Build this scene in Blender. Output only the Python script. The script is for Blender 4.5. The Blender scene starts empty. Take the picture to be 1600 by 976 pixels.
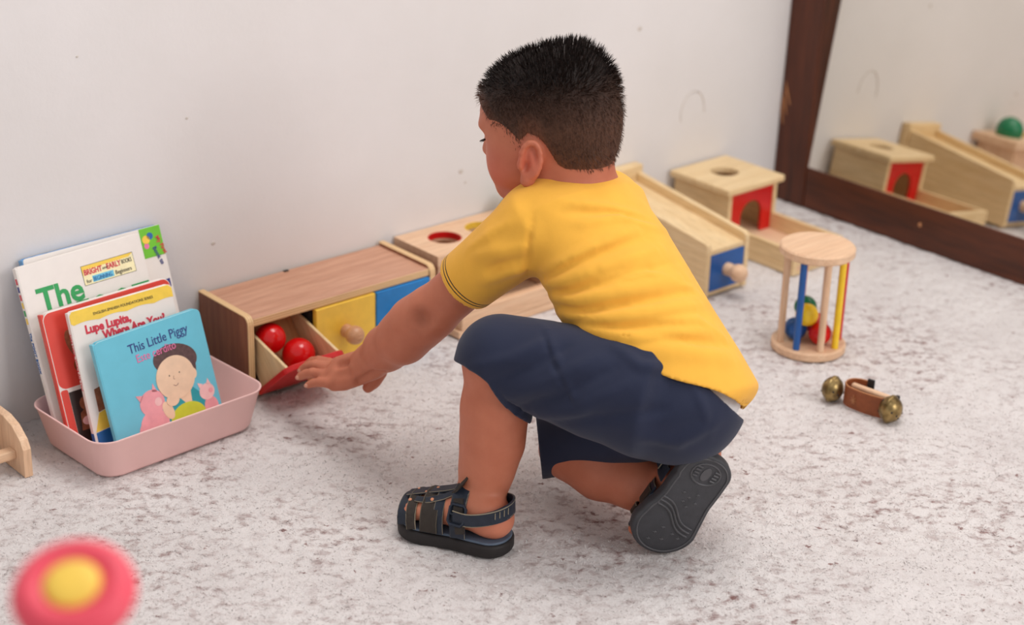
import bpy, bmesh, math, random
import numpy as np
from mathutils import Vector, Matrix

random.seed(7)
rng = np.random.default_rng(11)
S = bpy.context.scene
C = S.collection
R = math.radians

# ------------------------------------------------------------------ camera
F = 2800.0                                   # focal length in pixels of the 1600 px wide frame
PIT, YAW, ROLL = R(23.12), R(41.94), R(1.71)
EYE = np.array([0.0, -2.1276, 1.15])
fw = np.array([math.sin(YAW) * math.cos(PIT), math.cos(YAW) * math.cos(PIT), -math.sin(PIT)])
cr = np.array([math.cos(YAW), -math.sin(YAW), 0.0])
cu = np.cross(cr, fw)
cr, cu = math.cos(ROLL) * cr + math.sin(ROLL) * cu, -math.sin(ROLL) * cr + math.cos(ROLL) * cu
cam = bpy.data.cameras.new('camera')
cam.sensor_width = 36.0
cam.lens = F / 1600 * 36
cam.clip_start = 0.05
cam.dof.use_dof = True
cam.dof.focus_distance = 2.27
cam.dof.aperture_fstop = 3.3
cam_o = bpy.data.objects.new('camera', cam)
C.objects.link(cam_o)
cam_o.matrix_world = Matrix(((cr[0], cu[0], -fw[0], EYE[0]), (cr[1], cu[1], -fw[1], EYE[1]),
                             (cr[2], cu[2], -fw[2], EYE[2]), (0, 0, 0, 1)))
S.camera = cam_o


def at(x, y, d):
    """A point in the room from the photograph's pixel and its distance along the view axis."""
    return EYE + d * (fw + (x - 800) / F * cr - (y - 488) / F * cu)


# ------------------------------------------------------------------ light
w = bpy.data.worlds.new('world')
S.world = w
w.use_nodes = True
w.node_tree.nodes['Background'].inputs[0].default_value = (1.0, 0.985, 0.98, 1)
w.node_tree.nodes['Background'].inputs[1].default_value = 0.56


def area(name, loc, target, sx, sy, power, col):
    l = bpy.data.lights.new(name, 'AREA')
    l.shape = 'RECTANGLE'
    l.size, l.size_y, l.energy, l.color = sx, sy, power, col
    o = bpy.data.objects.new(name, l)
    C.objects.link(o)
    o.location = loc
    o.rotation_euler = (Vector(target) - Vector(loc)).to_track_quat('-Z', 'Y').to_euler()


area('window_light', (2.5, -3.5, 1.9), (1.6, -0.3, 0.2), 2.2, 1.6, 58, (1.0, 0.99, 0.985))
area('ceiling_light', (1.9, -0.75, 2.6), (1.5, -0.7, 0.0), 1.0, 1.0, 26, (1.0, 0.98, 0.955))
S.view_settings.view_transform = 'Standard'
S.view_settings.look = 'None'
S.view_settings.gamma = 1.0
S.view_settings.exposure = 0.08
S.view_settings.use_curve_mapping = False


# ------------------------------------------------------------------ materials
def lin(r, g, b):
    f = lambda c: (c / 255 / 12.92) if c / 255 <= 0.04045 else ((c / 255 + 0.055) / 1.055) ** 2.4
    return (f(r), f(g), f(b), 1.0)


class NT:
    def __init__(self, name, rough=0.5, spec=0.5):
        self.m = bpy.data.materials.new(name)
        self.m.use_nodes = True
        self.t = self.m.node_tree
        self.b = self.t.nodes['Principled BSDF']
        self.b.inputs['Roughness'].default_value = rough
        self.b.inputs['Specular IOR Level'].default_value = spec

    def n(self, kind, **kw):
        nd = self.t.nodes.new('ShaderNode' + kind)
        for k, v in kw.items():
            if k in nd.inputs:
                nd.inputs[k].default_value = v
            else:
                setattr(nd, k, v)
        return nd

    def l(self, a, b):
        self.t.links.new(a, b)

    def coord(self, scale=(1, 1, 1), kind='Object'):
        tc = self.n('TexCoord')
        mp = self.n('Mapping')
        mp.inputs['Scale'].default_value = scale
        self.l(tc.outputs[kind], mp.inputs['Vector'])
        return mp.outputs[0]

    def noise(self, vec, scale, detail=4, rough=0.55):
        n = self.n('TexNoise')
        n.inputs['Scale'].default_value = scale
        n.inputs['Detail'].default_value = detail
        n.inputs['Roughness'].default_value = rough
        self.l(vec, n.inputs['Vector'])
        return n.outputs['Fac']

    def ramp(self, fac, *stops):
        r = self.n('ValToRGB')
        e = r.color_ramp.elements
        while len(e) < len(stops):
            e.new(0.5)
        for el, (p, c) in zip(e, stops):
            el.position = p
            el.color = c
        self.l(fac, r.inputs[0])
        return r.outputs[0]

    def mix(self, fac, a, b, mode='MIX'):
        m = self.n('Mix')
        m.data_type = 'RGBA'
        m.blend_type = mode
        for v, i in ((fac, 0), (a, 6), (b, 7)):
            if hasattr(v, 'links'):
                self.l(v, m.inputs[i])
            else:
                m.inputs[i].default_value = v
        return m.outputs[2]

    def color(self, c):
        if hasattr(c, 'links'):
            self.l(c, self.b.inputs['Base Color'])
        else:
            self.b.inputs['Base Color'].default_value = c

    def bump(self, h, strength, dist=0.001):
        b = self.n('Bump')
        b.inputs['Strength'].default_value = strength
        b.inputs['Distance'].default_value = dist
        self.l(h, b.inputs['Height'])
        self.l(b.outputs[0], self.b.inputs['Normal'])


M = {}


def plain(name, rgb, rough=0.45, spec=0.5, var=0.06, scale=60, bump=0.0):
    t = NT(name, rough, spec)
    c = lin(*rgb)
    v = t.coord()
    f = t.noise(v, scale, 3)
    dk = tuple(x * (1 - var) for x in c[:3]) + (1,)
    lt = tuple(min(1, x * (1 + var)) for x in c[:3]) + (1,)
    t.color(t.ramp(f, (0.3, dk), (0.7, lt)))
    if bump:
        t.bump(t.noise(v, scale * 6, 2), bump, 0.0006)
    M[name] = t.m
    return t


def wood(name, a, b, axis='x', rough=0.5, fine=1.0, spec=0.4):
    t = NT(name, rough, spec)
    sc = {'x': (4, 60, 60), 'y': (60, 4, 60), 'z': (60, 60, 4)}[axis]
    v = t.coord(tuple(s * fine for s in sc))
    f1 = t.noise(v, 1.6, 5, 0.6)
    f2 = t.noise(t.coord(tuple(s * 3 * fine for s in sc)), 2.0, 3)
    c = t.ramp(f1, (0.32, lin(*a)), (0.68, lin(*b)))
    c = t.mix(0.22, c, t.ramp(f2, (0.35, lin(*[x * 0.72 for x in a])), (0.6, lin(*b))))
    t.color(c)
    t.bump(f2, 0.12, 0.0004)
    M[name] = t.m


for ax in 'xyz':
    wood('beech_' + ax, (222, 178, 142), (238, 202, 168), ax)
    wood('pine_' + ax, (224, 190, 140), (240, 213, 168), ax)
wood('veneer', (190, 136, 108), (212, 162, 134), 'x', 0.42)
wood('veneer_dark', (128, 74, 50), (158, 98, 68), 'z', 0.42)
wood('drawer_wood', (186, 132, 84), (212, 164, 114), 'y', 0.5)
wood('stain_y', (60, 27, 12), (98, 48, 25), 'y', 0.36, 0.5)
wood('stain_z', (58, 26, 12), (96, 46, 24), 'z', 0.36, 0.5)
wood('knob_wood', (196, 138, 98), (222, 172, 132), 'x', 0.35, 1.0, 0.5)
plain('red_paint', (206, 24, 24), 0.3)
plain('red_gloss', (214, 18, 20), 0.16, 0.5, 0.02)
plain('red_soft', (224, 62, 62), 0.3, 0.5, 0.03)
plain('yellow_paint', (250, 204, 76), 0.38)
plain('blue_paint', (26, 128, 202), 0.38)
plain('deep_blue', (22, 86, 158), 0.3)
plain('green_paint', (14, 118, 76), 0.25)
plain('yellow_gloss', (248, 206, 40), 0.22)
plain('pink_plastic', (242, 198, 193), 0.42, 0.5, 0.02, 30)
plain('black_matte', (26, 25, 27), 0.6)
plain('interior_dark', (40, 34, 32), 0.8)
plain('steel', (150, 140, 130), 0.35)
M['steel'].node_tree.nodes['Principled BSDF'].inputs['Metallic'].default_value = 0.9
plain('paper', (240, 234, 226), 0.5, 0.3, 0.02)
plain('white_cover', (238, 230, 224), 0.3, 0.4, 0.015)
plain('cyan_cover', (112, 196, 218), 0.3, 0.4, 0.03, 40)
plain('red_cover', (222, 74, 62), 0.3, 0.4, 0.03)
plain('blue_edge', (106, 158, 206), 0.4, 0.4, 0.25, 90)
plain('green_cover', (112, 196, 50), 0.35)
plain('ink_green', (34, 160, 84), 0.4)
plain('ink_red', (212, 52, 72), 0.4)
plain('ink_black', (44, 40, 44), 0.5)
plain('ink_navy', (48, 58, 130), 0.5)
plain('ink_pink', (232, 120, 168), 0.45)
plain('ink_blue', (34, 100, 168), 0.45)
plain('sky_ink', (110, 196, 224), 0.45)
plain('banner_yellow', (246, 208, 80), 0.35)
plain('banner_cream', (250, 238, 190), 0.4)
plain('photo_dark', (52, 40, 38), 0.35)
plain('photo_brown', (150, 92, 66), 0.4, 0.4, 0.3, 120)
plain('print_skin', (240, 206, 176), 0.4)
plain('print_pig', (240, 164, 172), 0.4, 0.4, 0.08, 50)
plain('print_pig_light', (246, 196, 196), 0.4)
plain('print_hair', (96, 74, 74), 0.5, 0.3, 0.2, 200)
plain('print_teal', (44, 160, 172), 0.4)
plain('print_lime', (206, 214, 60), 0.4)
plain('print_line', (130, 84, 84), 0.5)
plain('leather_tan', (142, 76, 40), 0.5, 0.4, 0.15, 90, 0.2)
plain('leather_edge', (188, 128, 84), 0.5)
plain('rubber', (62, 62, 66), 0.55, 0.4, 0.12, 90, 0.25)
plain('rubber_ridge', (84, 83, 86), 0.5, 0.4, 0.08, 90)
plain('rubber_dark', (44, 40, 40), 0.6, 0.3, 0.1)
plain('strap_navy', (38, 45, 58), 0.5, 0.35, 0.15, 120, 0.3)
plain('strap_charcoal', (54, 47, 42), 0.6, 0.3, 0.15, 120, 0.3)
plain('stitch', (152, 140, 118), 0.6)
plain('stitch_orange', (222, 150, 112), 0.5)
plain('insole', (84, 98, 116), 0.5)
plain('scuff', (208, 199, 192), 0.7)
plain('chip', (205, 195, 186), 0.8)
plain('white_cloth', (238, 234, 234), 0.8, 0.1, 0.02)
plain('plastic_pink', (240, 78, 98), 0.5)
plain('plastic_yellow', (250, 206, 84), 0.55)
plain('lash', (20, 16, 16), 0.6)
plain('eye_white', (228, 222, 216), 0.2)
plain('nail', (214, 148, 124), 0.35)

# ply edges: pale core layers seen as thin lines
for ax in 'XZ':
    t = NT('ply_' + ax.lower(), 0.5)
    v = t.coord((1, 1, 1))
    wv = t.n('TexWave', bands_direction=ax)
    wv.inputs['Scale'].default_value = 85
    wv.inputs['Distortion'].default_value = 0.6
    t.l(v, wv.inputs['Vector'])
    t.color(t.ramp(wv.outputs['Fac'], (0.05, lin(204, 160, 110)), (0.4, lin(234, 198, 148))))
    M['ply_' + ax.lower()] = t.m

t = NT('brass', 0.32)
t.b.inputs['Metallic'].default_value = 0.85
v = t.coord()
t.color(t.ramp(t.noise(v, 70, 5), (0.3, lin(88, 70, 42)), (0.65, lin(172, 146, 96))))
t.bump(t.noise(v, 160, 3), 0.2, 0.0006)
M['brass'] = t.m

t = NT('mirror_glass', 0.015)
t.b.inputs['Metallic'].default_value = 1.0
t.b.inputs['Base Color'].default_value = (0.80, 0.775, 0.72, 1)
M['mirror_glass'] = t.m

t = NT('wall_paint', 0.85, 0.2)
v = t.coord()
t.color(t.ramp(t.noise(v, 3, 5), (0.35, lin(225, 220, 218)), (0.65, lin(231, 226, 225))))
h = t.mix(0.5, t.noise(v, 9, 6), t.noise(v, 70, 3))
t.bump(h, 0.25, 0.003)
M['wall_paint'] = t.m

# carpet: white pile with patches of brown-mauve flecks
t = NT('carpet', 0.95, 0.05)
tc = t.n('NewGeometry')
pos = tc.outputs['Position']


def mapped(sc, rz=0.0):
    mp = t.n('Mapping')
    mp.vector_type = 'TEXTURE'
    mp.inputs['Scale'].default_value = sc
    mp.inputs['Rotation'].default_value = (0, 0, rz)
    t.l(pos, mp.inputs['Vector'])
    return mp.outputs[0]


pv = mapped((1, 1, 1), -0.6)
pv2 = mapped((1.25, 0.92, 1), -0.73)
patch = t.ramp(t.noise(pv, 3.3, 4, 0.62), (0.40, (0.12, 0.12, 0.12, 1)), (0.62, (1, 1, 1, 1)))
fleck = t.ramp(t.noise(pv2, 58, 4, 0.62), (0.49, (0, 0, 0, 1)), (0.66, (1, 1, 1, 1)))
fine = t.ramp(t.noise(pv2, 150, 3, 0.6), (0.35, (0.45, 0.45, 0.45, 1)), (0.62, (1, 1, 1, 1)))
mm = t.mix(1.0, patch, fleck, 'MULTIPLY')
mm = t.mix(1.0, mm, fine, 'MULTIPLY')
sp = t.ramp(t.noise(pv2, 42, 4, 0.66), (0.645, (0, 0, 0, 1)), (0.70, (0.9, 0.9, 0.9, 1)))
mm = t.mix(1.0, mm, sp, 'LIGHTEN')
base = t.ramp(t.noise(pv, 7, 4), (0.3, lin(212, 205, 203)), (0.7, lin(223, 217, 215)))
t.color(t.mix(mm, base, lin(136, 104, 100)))
t.bump(t.noise(pv, 260, 4, 0.6), 0.5, 0.004)
M['carpet'] = t.m


# ------------------------------------------------------------------ mesh helpers
def link(name, me, mat, parent=None, loc=None):
    o = bpy.data.objects.new(name, me)
    C.objects.link(o)
    if mat:
        me.materials.append(M[mat] if isinstance(mat, str) else mat)
    if parent:
        o.parent = parent
    if loc is not None:
        o.location = loc
    return o


def tag(o, label=None, cat=None, group=None, kind=None):
    for k, v in (('label', label), ('category', cat), ('group', group), ('kind', kind)):
        if v:
            o[k] = v
    return o


def empty(name, loc, label, cat, rz=0.0, group=None):
    o = bpy.data.objects.new(name, None)
    C.objects.link(o)
    o.empty_display_size = 0.05
    o.location = loc
    o.rotation_euler = (0, 0, rz)
    return tag(o, label, cat, group)


class MB:
    """Collects shapes into one bmesh."""

    def __init__(self):
        self.bm = bmesh.new()

    def _add(self, tmp, mat=None):
        if mat is not None:
            bmesh.ops.transform(tmp, matrix=mat, verts=tmp.verts)
        me = bpy.data.meshes.new('tmp')
        tmp.to_mesh(me)
        tmp.free()
        self.bm.from_mesh(me)
        bpy.data.meshes.remove(me)
        return self

    def box(self, x0, x1, y0, y1, z0, z1, bev=0.0, seg=2, mat=None):
        b = bmesh.new()
        bmesh.ops.create_cube(b, size=1)
        for v in b.verts:
            v.co = Vector(((x0 + x1) / 2 + v.co.x * (x1 - x0), (y0 + y1) / 2 + v.co.y * (y1 - y0),
                           (z0 + z1) / 2 + v.co.z * (z1 - z0)))
        if bev:
            bmesh.ops.bevel(b, geom=b.edges[:], offset=bev, segments=seg, affect='EDGES', profile=0.5)
        return self._add(b, mat)

    def prism(self, pts, h0, h1, axis='z', bev=0.0, seg=2, mat=None):
        """Extrude a 2D outline: axis z -> (x,y), y -> (x,z), x -> (y,z)."""
        b = bmesh.new()
        mk = {'z': lambda p, h: (p[0], p[1], h), 'y': lambda p, h: (p[0], h, p[1]), 'x': lambda p, h: (h, p[0], p[1])}[axis]
        lo = [b.verts.new(mk(p, h0)) for p in pts]
        hi = [b.verts.new(mk(p, h1)) for p in pts]
        n = len(pts)
        f0 = b.faces.new(lo)
        f1 = b.faces.new(hi)
        for i in range(n):
            b.faces.new((lo[i], lo[(i + 1) % n], hi[(i + 1) % n], hi[i]))
        bmesh.ops.recalc_face_normals(b, faces=b.faces[:])
        if bev:
            ed = [e for e in b.edges if (e.verts[0] in lo and e.verts[1] in lo) or (e.verts[0] in hi and e.verts[1] in hi)]
            bmesh.ops.bevel(b, geom=ed, offset=bev, segments=seg, affect='EDGES', profile=0.5)
        return self._add(b, mat)

    def lathe(self, prof, seg=32, mat=None):
        """prof: (radius, z) from bottom to top."""
        b = bmesh.new()
        rings = []
        for r, z in prof:
            if r < 1e-6:
                rings.append([b.verts.new((0, 0, z))])
            else:
                rings.append([b.verts.new((r * math.cos(2 * math.pi * i / seg), r * math.sin(2 * math.pi * i / seg), z)) for i in range(seg)])
        for a, c in zip(rings, rings[1:]):
            for i in range(seg):
                j = (i + 1) % seg
                if len(a) == 1 and len(c) == 1:
                    continue
                if len(a) == 1:
                    b.faces.new((a[0], c[j], c[i]))
                elif len(c) == 1:
                    b.faces.new((a[i], a[j], c[0]))
                else:
                    b.faces.new((a[i], a[j], c[j], c[i]))
        bmesh.ops.recalc_face_normals(b, faces=b.faces[:])
        return self._add(b, mat)

    def ball(self, c, r, seg=32, mat=None):
        b = bmesh.new()
        bmesh.ops.create_uvsphere(b, u_segments=seg, v_segments=seg // 2, radius=1)
        rr = r if hasattr(r, '__len__') else (r, r, r)
        for v in b.verts:
            v.co = Vector((c[0] + v.co.x * rr[0], c[1] + v.co.y * rr[1], c[2] + v.co.z * rr[2]))
        return self._add(b, mat)

    def tube(self, pts, r, seg=8, closed=False):
        pts = [Vector(p) for p in pts]
        n = len(pts)
        rr = r if hasattr(r, '__len__') else [r] * n
        b = bmesh.new()
        rings = []
        up = None
        for i, p in enumerate(pts):
            if closed:
                d = pts[(i + 1) % n] - pts[i - 1]
            else:
                d = pts[min(i + 1, n - 1)] - pts[max(i - 1, 0)]
            d.normalize()
            if up is None:
                up = Vector((0, 0, 1)) if abs(d.z) < 0.9 else Vector((1, 0, 0))
            s = d.cross(up).normalized()
            up = s.cross(d).normalized()
            rings.append([b.verts.new(p + (s * math.cos(2 * math.pi * k / seg) + up * math.sin(2 * math.pi * k / seg)) * rr[i]) for k in range(seg)])
        pr = list(zip(rings, rings[1:])) + ([(rings[-1], rings[0])] if closed else [])
        for a, c in pr:
            for k in range(seg):
                b.faces.new((a[k], a[(k + 1) % seg], c[(k + 1) % seg], c[k]))
        if not closed:
            b.faces.new(rings[0][::-1])
            b.faces.new(rings[-1])
        bmesh.ops.recalc_face_normals(b, faces=b.faces[:])
        return self._add(b)

    def ribbon(self, pts, nrm, width, th=0.002, closed=False):
        """A strap: centre line, outward normals, width and thickness."""
        pts = [Vector(p) for p in pts]
        nrm = [Vector(q).normalized() for q in nrm]
        n = len(pts)
        ww = width if hasattr(width, '__len__') else [width] * n
        b = bmesh.new()
        rings = []
        for i, p in enumerate(pts):
            if closed:
                d = pts[(i + 1) % n] - pts[i - 1]
            else:
                d = pts[min(i + 1, n - 1)] - pts[max(i - 1, 0)]
            s = d.cross(nrm[i]).normalized()
            q = s.cross(d).normalized()
            h = ww[i] / 2
            rings.append([b.verts.new(x) for x in (p - s * h, p - s * h * 0.96 + q * th, p + s * h * 0.96 + q * th, p + s * h)])
        pr = list(zip(rings, rings[1:])) + ([(rings[-1], rings[0])] if closed else [])
        for a, c in pr:
            for k in range(4):
                b.faces.new((a[k], a[(k + 1) % 4], c[(k + 1) % 4], c[k]))
        if not closed:
            b.faces.new(rings[0][::-1])
            b.faces.new(rings[-1])
        bmesh.ops.recalc_face_normals(b, faces=b.faces[:])
        return self._add(b)

    def hole_plate(self, x0, x1, y0, y1, z0, z1, cx, cy, r, seg=48):
        ang = sorted(set([2 * math.pi * i / seg for i in range(seg)] +
                         [math.atan2(y - cy, x - cx) % (2 * math.pi) for x in (x0, x1) for y in (y0, y1)]))
        b = bmesh.new()

        def outer(a):
            c, s = math.cos(a), math.sin(a)
            t = min([(x1 - cx) / c if c > 1e-9 else 1e9, (x0 - cx) / c if c < -1e-9 else 1e9,
                     (y1 - cy) / s if s > 1e-9 else 1e9, (y0 - cy) / s if s < -1e-9 else 1e9])
            return cx + c * t, cy + s * t
        O = [[b.verts.new((*outer(a), z)) for a in ang] for z in (z0, z1)]
        rb = 0.0015
        I = [[b.verts.new((cx + rr * math.cos(a), cy + rr * math.sin(a), z)) for a in ang]
             for rr, z in ((r, z0), (r, z1 - rb), (r + rb, z1))]
        n = len(ang)
        for i in range(n):
            j = (i + 1) % n
            for A, B in ((O[0], O[1]), (O[1], I[2]), (I[2], I[1]), (I[1], I[0]), (I[0], O[0])):
                b.faces.new((A[i], A[j], B[j], B[i]))
        bmesh.ops.recalc_face_normals(b, faces=b.faces[:])
        return self._add(b)

    def done(self, name, mat, parent=None, smooth=None, loc=None):
        me = bpy.data.meshes.new(name)
        self.bm.to_mesh(me)
        self.bm.free()
        o = link(name, me, mat, parent, loc)
        if smooth is not None:
            me.polygons.foreach_set('use_smooth', [True] * len(me.polygons))
            if smooth < 180:
                try:
                    me.set_sharp_from_angle(angle=R(smooth))
                except Exception:
                    pass
        return o


def rrect(x0, x1, y0, y1, r, n=6):
    pts = []
    for cx, cy, a0 in ((x1 - r, y1 - r, 0), (x0 + r, y1 - r, 90), (x0 + r, y0 + r, 180), (x1 - r, y0 + r, 270)):
        for i in range(n + 1):
            a = R(a0 + 90 * i / n)
            pts.append((cx + r * math.cos(a), cy + r * math.sin(a)))
    return pts


def text(body, size, mat, parent, mtx, name='lettering', bold=0.0, align='LEFT', ext=0.0003, sx=1.0):
    cv = bpy.data.curves.new(name, 'FONT')
    cv.body = body
    cv.size = size
    cv.offset = bold
    cv.extrude = ext
    cv.align_x = align
    cv.resolution_u = 3
    o = bpy.data.objects.new('tmp_text', cv)
    C.objects.link(o)
    dg = bpy.context.evaluated_depsgraph_get()
    me = bpy.data.meshes.new_from_object(o.evaluated_get(dg))
    bpy.data.objects.remove(o)
    bpy.data.curves.remove(cv)
    me.transform(mtx @ Matrix.Diagonal((sx, 1, 1, 1)))
    me.name = name
    me.materials.clear()
    return link(name, me, mat, parent)


def faces_by_axis(o, axis, mat, thresh=0.8):
    """Give the broad faces (normal along the axis) another material than the edges."""
    o.data.materials.append(M[mat])
    for p in o.data.polygons:
        if abs(p.normal[axis]) > thresh:
            p.material_index = 1
    return o


# ------------------------------------------------------------------ the setting
fl_o = MB().box(-2.0, 2.86, -3.6, 0.02, -0.06, -0.006).done('floor', 'carpet')
tag(fl_o, 'white carpet floor with brown mauve flecks', None, None, 'structure')
wa = MB().box(-2.0, 2.86, 0.0, 0.1, -0.06, 2.6).done('wall_back', 'wall_paint')
tag(wa, 'off-white painted wall behind the toys', None, None, 'structure')
wb = MB().box(2.76, 2.86, -3.6, 0.0, -0.06, 2.6).done('wall_right', 'wall_paint')
tag(wb, 'off-white wall behind the framed mirror', None, None, 'structure')

# pile: a dense grid with the tufted relief of the carpet
GX, GY = 460, 330
gx = np.linspace(0.30, 2.755, GX)
gy = np.linspace(-1.75, -0.0005, GY)


def tuft(cells, seed):
    r_ = np.random.default_rng(seed)
    k = np.abs(np.fft.fftfreq(GX))[:, None] * GX, np.abs(np.fft.fftfreq(GY))[None, :] * GY
    f = np.exp(-((np.sqrt((k[0] / 2.455) ** 2 + (k[1] / 1.75) ** 2) / cells - 1) / 0.5) ** 2)
    a = np.real(np.fft.ifft2(np.fft.fft2(r_.normal(size=(GX, GY))) * f))
    return a / a.std()


hz = -0.0012 + np.clip(0.0007 * tuft(70, 3) + 0.0004 * tuft(25, 4) + 0.0004 * tuft(8, 5), -0.003, 0.0024)
V = np.stack([np.repeat(gx[:, None], GY, 1), np.repeat(gy[None], GX, 0), hz], -1).reshape(-1, 3)
ii, jj = np.meshgrid(np.arange(GX - 1), np.arange(GY - 1), indexing='ij')
b0 = (ii * GY + jj).reshape(-1)
Q = np.stack([b0, b0 + GY, b0 + GY + 1, b0 + 1], 1)
me = bpy.data.meshes.new('carpet_pile')
me.vertices.add(len(V))
me.vertices.foreach_set('co', V.astype(np.float32).reshape(-1))
me.loops.add(4 * len(Q))
me.loops.foreach_set('vertex_index', Q.astype(np.int32).reshape(-1))
me.polygons.add(len(Q))
me.polygons.foreach_set('loop_start', np.arange(0, 4 * len(Q), 4, dtype=np.int32))
me.polygons.foreach_set('use_smooth', np.ones(len(Q), bool))
me.update()
pile = link('carpet_pile', me, 'carpet', fl_o)
tag(pile, None, None, None, 'stuff')
# loose fibres standing out of the pile
NB = 170000
bx = rng.uniform(0.5, 2.58, NB)
by = rng.uniform(-1.5, -0.003, NB)
ang = rng.uniform(0, 2 * np.pi, NB)
wd = rng.uniform(0.0006, 0.0013, NB)
zb = hz[np.clip(((bx - 0.30) / 2.455 * (GX - 1)).astype(int), 0, GX - 1), np.clip(((by + 1.75) / 1.7495 * (GY - 1)).astype(int), 0, GY - 1)] - 0.0006
tx, ty = rng.normal(0, 0.0030, NB), rng.normal(0, 0.0030, NB)
V = np.zeros((NB, 3, 3), np.float32)
V[:, 0] = np.stack([bx - np.cos(ang) * wd, by - np.sin(ang) * wd, zb], 1)
V[:, 1] = np.stack([bx + np.cos(ang) * wd, by + np.sin(ang) * wd, zb], 1)
V[:, 2] = np.stack([bx + tx, np.minimum(by + ty, -0.001), zb + rng.uniform(0.0010, 0.0030, NB)], 1)
me = bpy.data.meshes.new('carpet_fibres')
me.vertices.add(3 * NB)
me.vertices.foreach_set('co', V.reshape(-1))
me.loops.add(3 * NB)
me.loops.foreach_set('vertex_index', np.arange(3 * NB, dtype=np.int32))
me.polygons.add(NB)
me.polygons.foreach_set('loop_start', np.arange(0, 3 * NB, 3, dtype=np.int32))
me.update()
tag(link('carpet_fibres', me, 'carpet', fl_o), None, None, None, 'stuff')

# scuffs and chips on the wall
sc = [(2.338 + 0.031 * math.cos(R(a)), -0.0002, 0.212 + 0.042 * math.sin(R(a))) for a in range(195, -11, -10)]
MB().tube(sc, 0.0012, 5).done('scuff_mark', 'scuff', wa)
for x, z, r in ((1.117, 0.508, 0.0016), (1.316, 0.195, 0.003), (1.79, 0.211, 0.004), (2.189, 0.39, 0.004), (1.281, 0.393, 0.002), (1.80, 0.19, 0.002)):
    MB().ball((x, -0.0002, z), (r * 1.3, 0.0008, r), 8).done('paint_chip', 'chip', wa)

# framed mirror standing against the right-hand wall
mir = empty('floor_mirror', (2.580, -0.45, 0), 'large floor mirror in a dark brown stained wooden frame', 'mirror')
W2, HM = 0.45, 1.25
o = MB().box(0, 0.034, W2 - 0.080, W2 - 0.0005, 0, HM, 0.003).done('frame_stile', 'stain_z', mir)
o = MB().box(0, 0.034, -W2, -W2 + 0.086, 0, HM, 0.003).done('frame_stile', 'stain_z', mir)
o = MB().box(0.0006, 0.034, -W2 + 0.0865, W2 - 0.0805, 0, 0.081, 0.003).done('frame_rail', 'stain_y', mir)
o = MB().box(0.0006, 0.034, -W2 + 0.0865, W2 - 0.0805, HM - 0.081, HM, 0.003).done('frame_rail', 'stain_y', mir)
GT = R(3.9)
mir.rotation_euler = (0, R(1.2), 0)
g = MB().box(0, 0.003, -W2 + 0.075, W2 - 0.075, 0, 1.14).done('glass', 'mirror_glass', mir, loc=(0.003, 0, 0.072))
g.rotation_euler = (0, GT, 0)
b = MB().box(0, 0.004, -W2 + 0.06, W2 - 0.06, 0, 1.15).done('backing_board', 'interior_dark', mir, loc=(0.0075, 0, 0.068))
b.rotation_euler = (0, GT, 0)
for y, z in ((0.4 - 0.02, 0.5), (0.10, 0.045), (-0.2, 0.04)):
    MB().ball((-0.0005, y, z), (0.0014, 0.0035, 0.0045), 10).done('nail_hole', 'leather_edge', mir)
for k in range(3):
    MB().tube([(-0.0003, W2 - 0.012 - 0.006 * k, 0.15 + 0.02 * k), (-0.0006, W2 - 0.006 - 0.004 * k, 0.175 + 0.02 * k), (-0.0003, W2 - 0.004 - 0.002 * k, 0.2 + 0.016 * k)], [0.0008, 0.0016, 0.0006], 5).done('scratch', 'leather_edge', mir)


# ------------------------------------------------------------------ three-door box with the red drawer pulled open
def knob_parts(parent, loc, r=0.0145, stem=0.010, mat='knob_wood'):
    prof = [(0.0, 0.0), (r * 0.72, 0.0), (r * 0.72, stem * 0.7), (r * 0.6, stem)]
    for k in range(1, 13):
        a = -math.pi / 2 + math.pi * (0.18 + 0.82 * k / 12)
        prof.append((max(0, r * math.cos(a)), stem + r * 0.84 + r * math.sin(a)))
    m = MB().lathe(prof, 28, Matrix.Translation(loc) @ Matrix.Rotation(R(90), 4, 'X'))
    return m.done('knob', mat, parent, 60)


dx0, dy0 = 1.283, -0.137
box = empty('drawer_box', (dx0, dy0, 0), 'long wooden box with red, yellow and blue doors against the wall', 'toy box')
LB, DB = 0.345, 0.131
prof = [(0.0, 0.0), (0.0, 0.118)] + [(0.012 - 0.012 * math.cos(R(a)), 0.118 + 0.012 * math.sin(R(a))) for a in (22, 45, 67, 90)] + [(DB, 0.130), (DB, 0.0)]
for x in (0.0, LB - 0.011):
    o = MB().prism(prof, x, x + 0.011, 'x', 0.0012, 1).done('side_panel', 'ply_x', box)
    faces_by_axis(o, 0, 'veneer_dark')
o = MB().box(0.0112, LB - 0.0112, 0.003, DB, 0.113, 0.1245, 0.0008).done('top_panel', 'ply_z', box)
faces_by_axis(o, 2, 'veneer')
MB().box(0.150, 0.158, DB - 0.006, DB - 0.001, 0.1243, 0.1262, 0.0005).done('peg_slot', 'black_matte', box)
o = MB().box(0.0112, LB - 0.0112, 0.001, DB, 0.004, 0.013, 0.0008).done('bottom_panel', 'ply_z', box)
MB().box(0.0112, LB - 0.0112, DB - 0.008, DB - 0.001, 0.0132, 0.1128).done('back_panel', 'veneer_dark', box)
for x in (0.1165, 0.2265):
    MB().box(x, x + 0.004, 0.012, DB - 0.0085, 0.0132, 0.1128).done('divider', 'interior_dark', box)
yd = MB().box(0.1185, 0.2275, -0.001, 0.0085, 0.0145, 0.1118, 0.0012).done('yellow_door', 'yellow_paint', box)
knob_parts(yd, (0.172, -0.001, 0.066))
bd = MB().box(0.2295, 0.3325, -0.001, 0.0085, 0.0145, 0.1118, 0.0012).done('blue_door', 'blue_paint', box)
knob_parts(bd, (0.281, -0.001, 0.066))
TILT = R(49)
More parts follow.
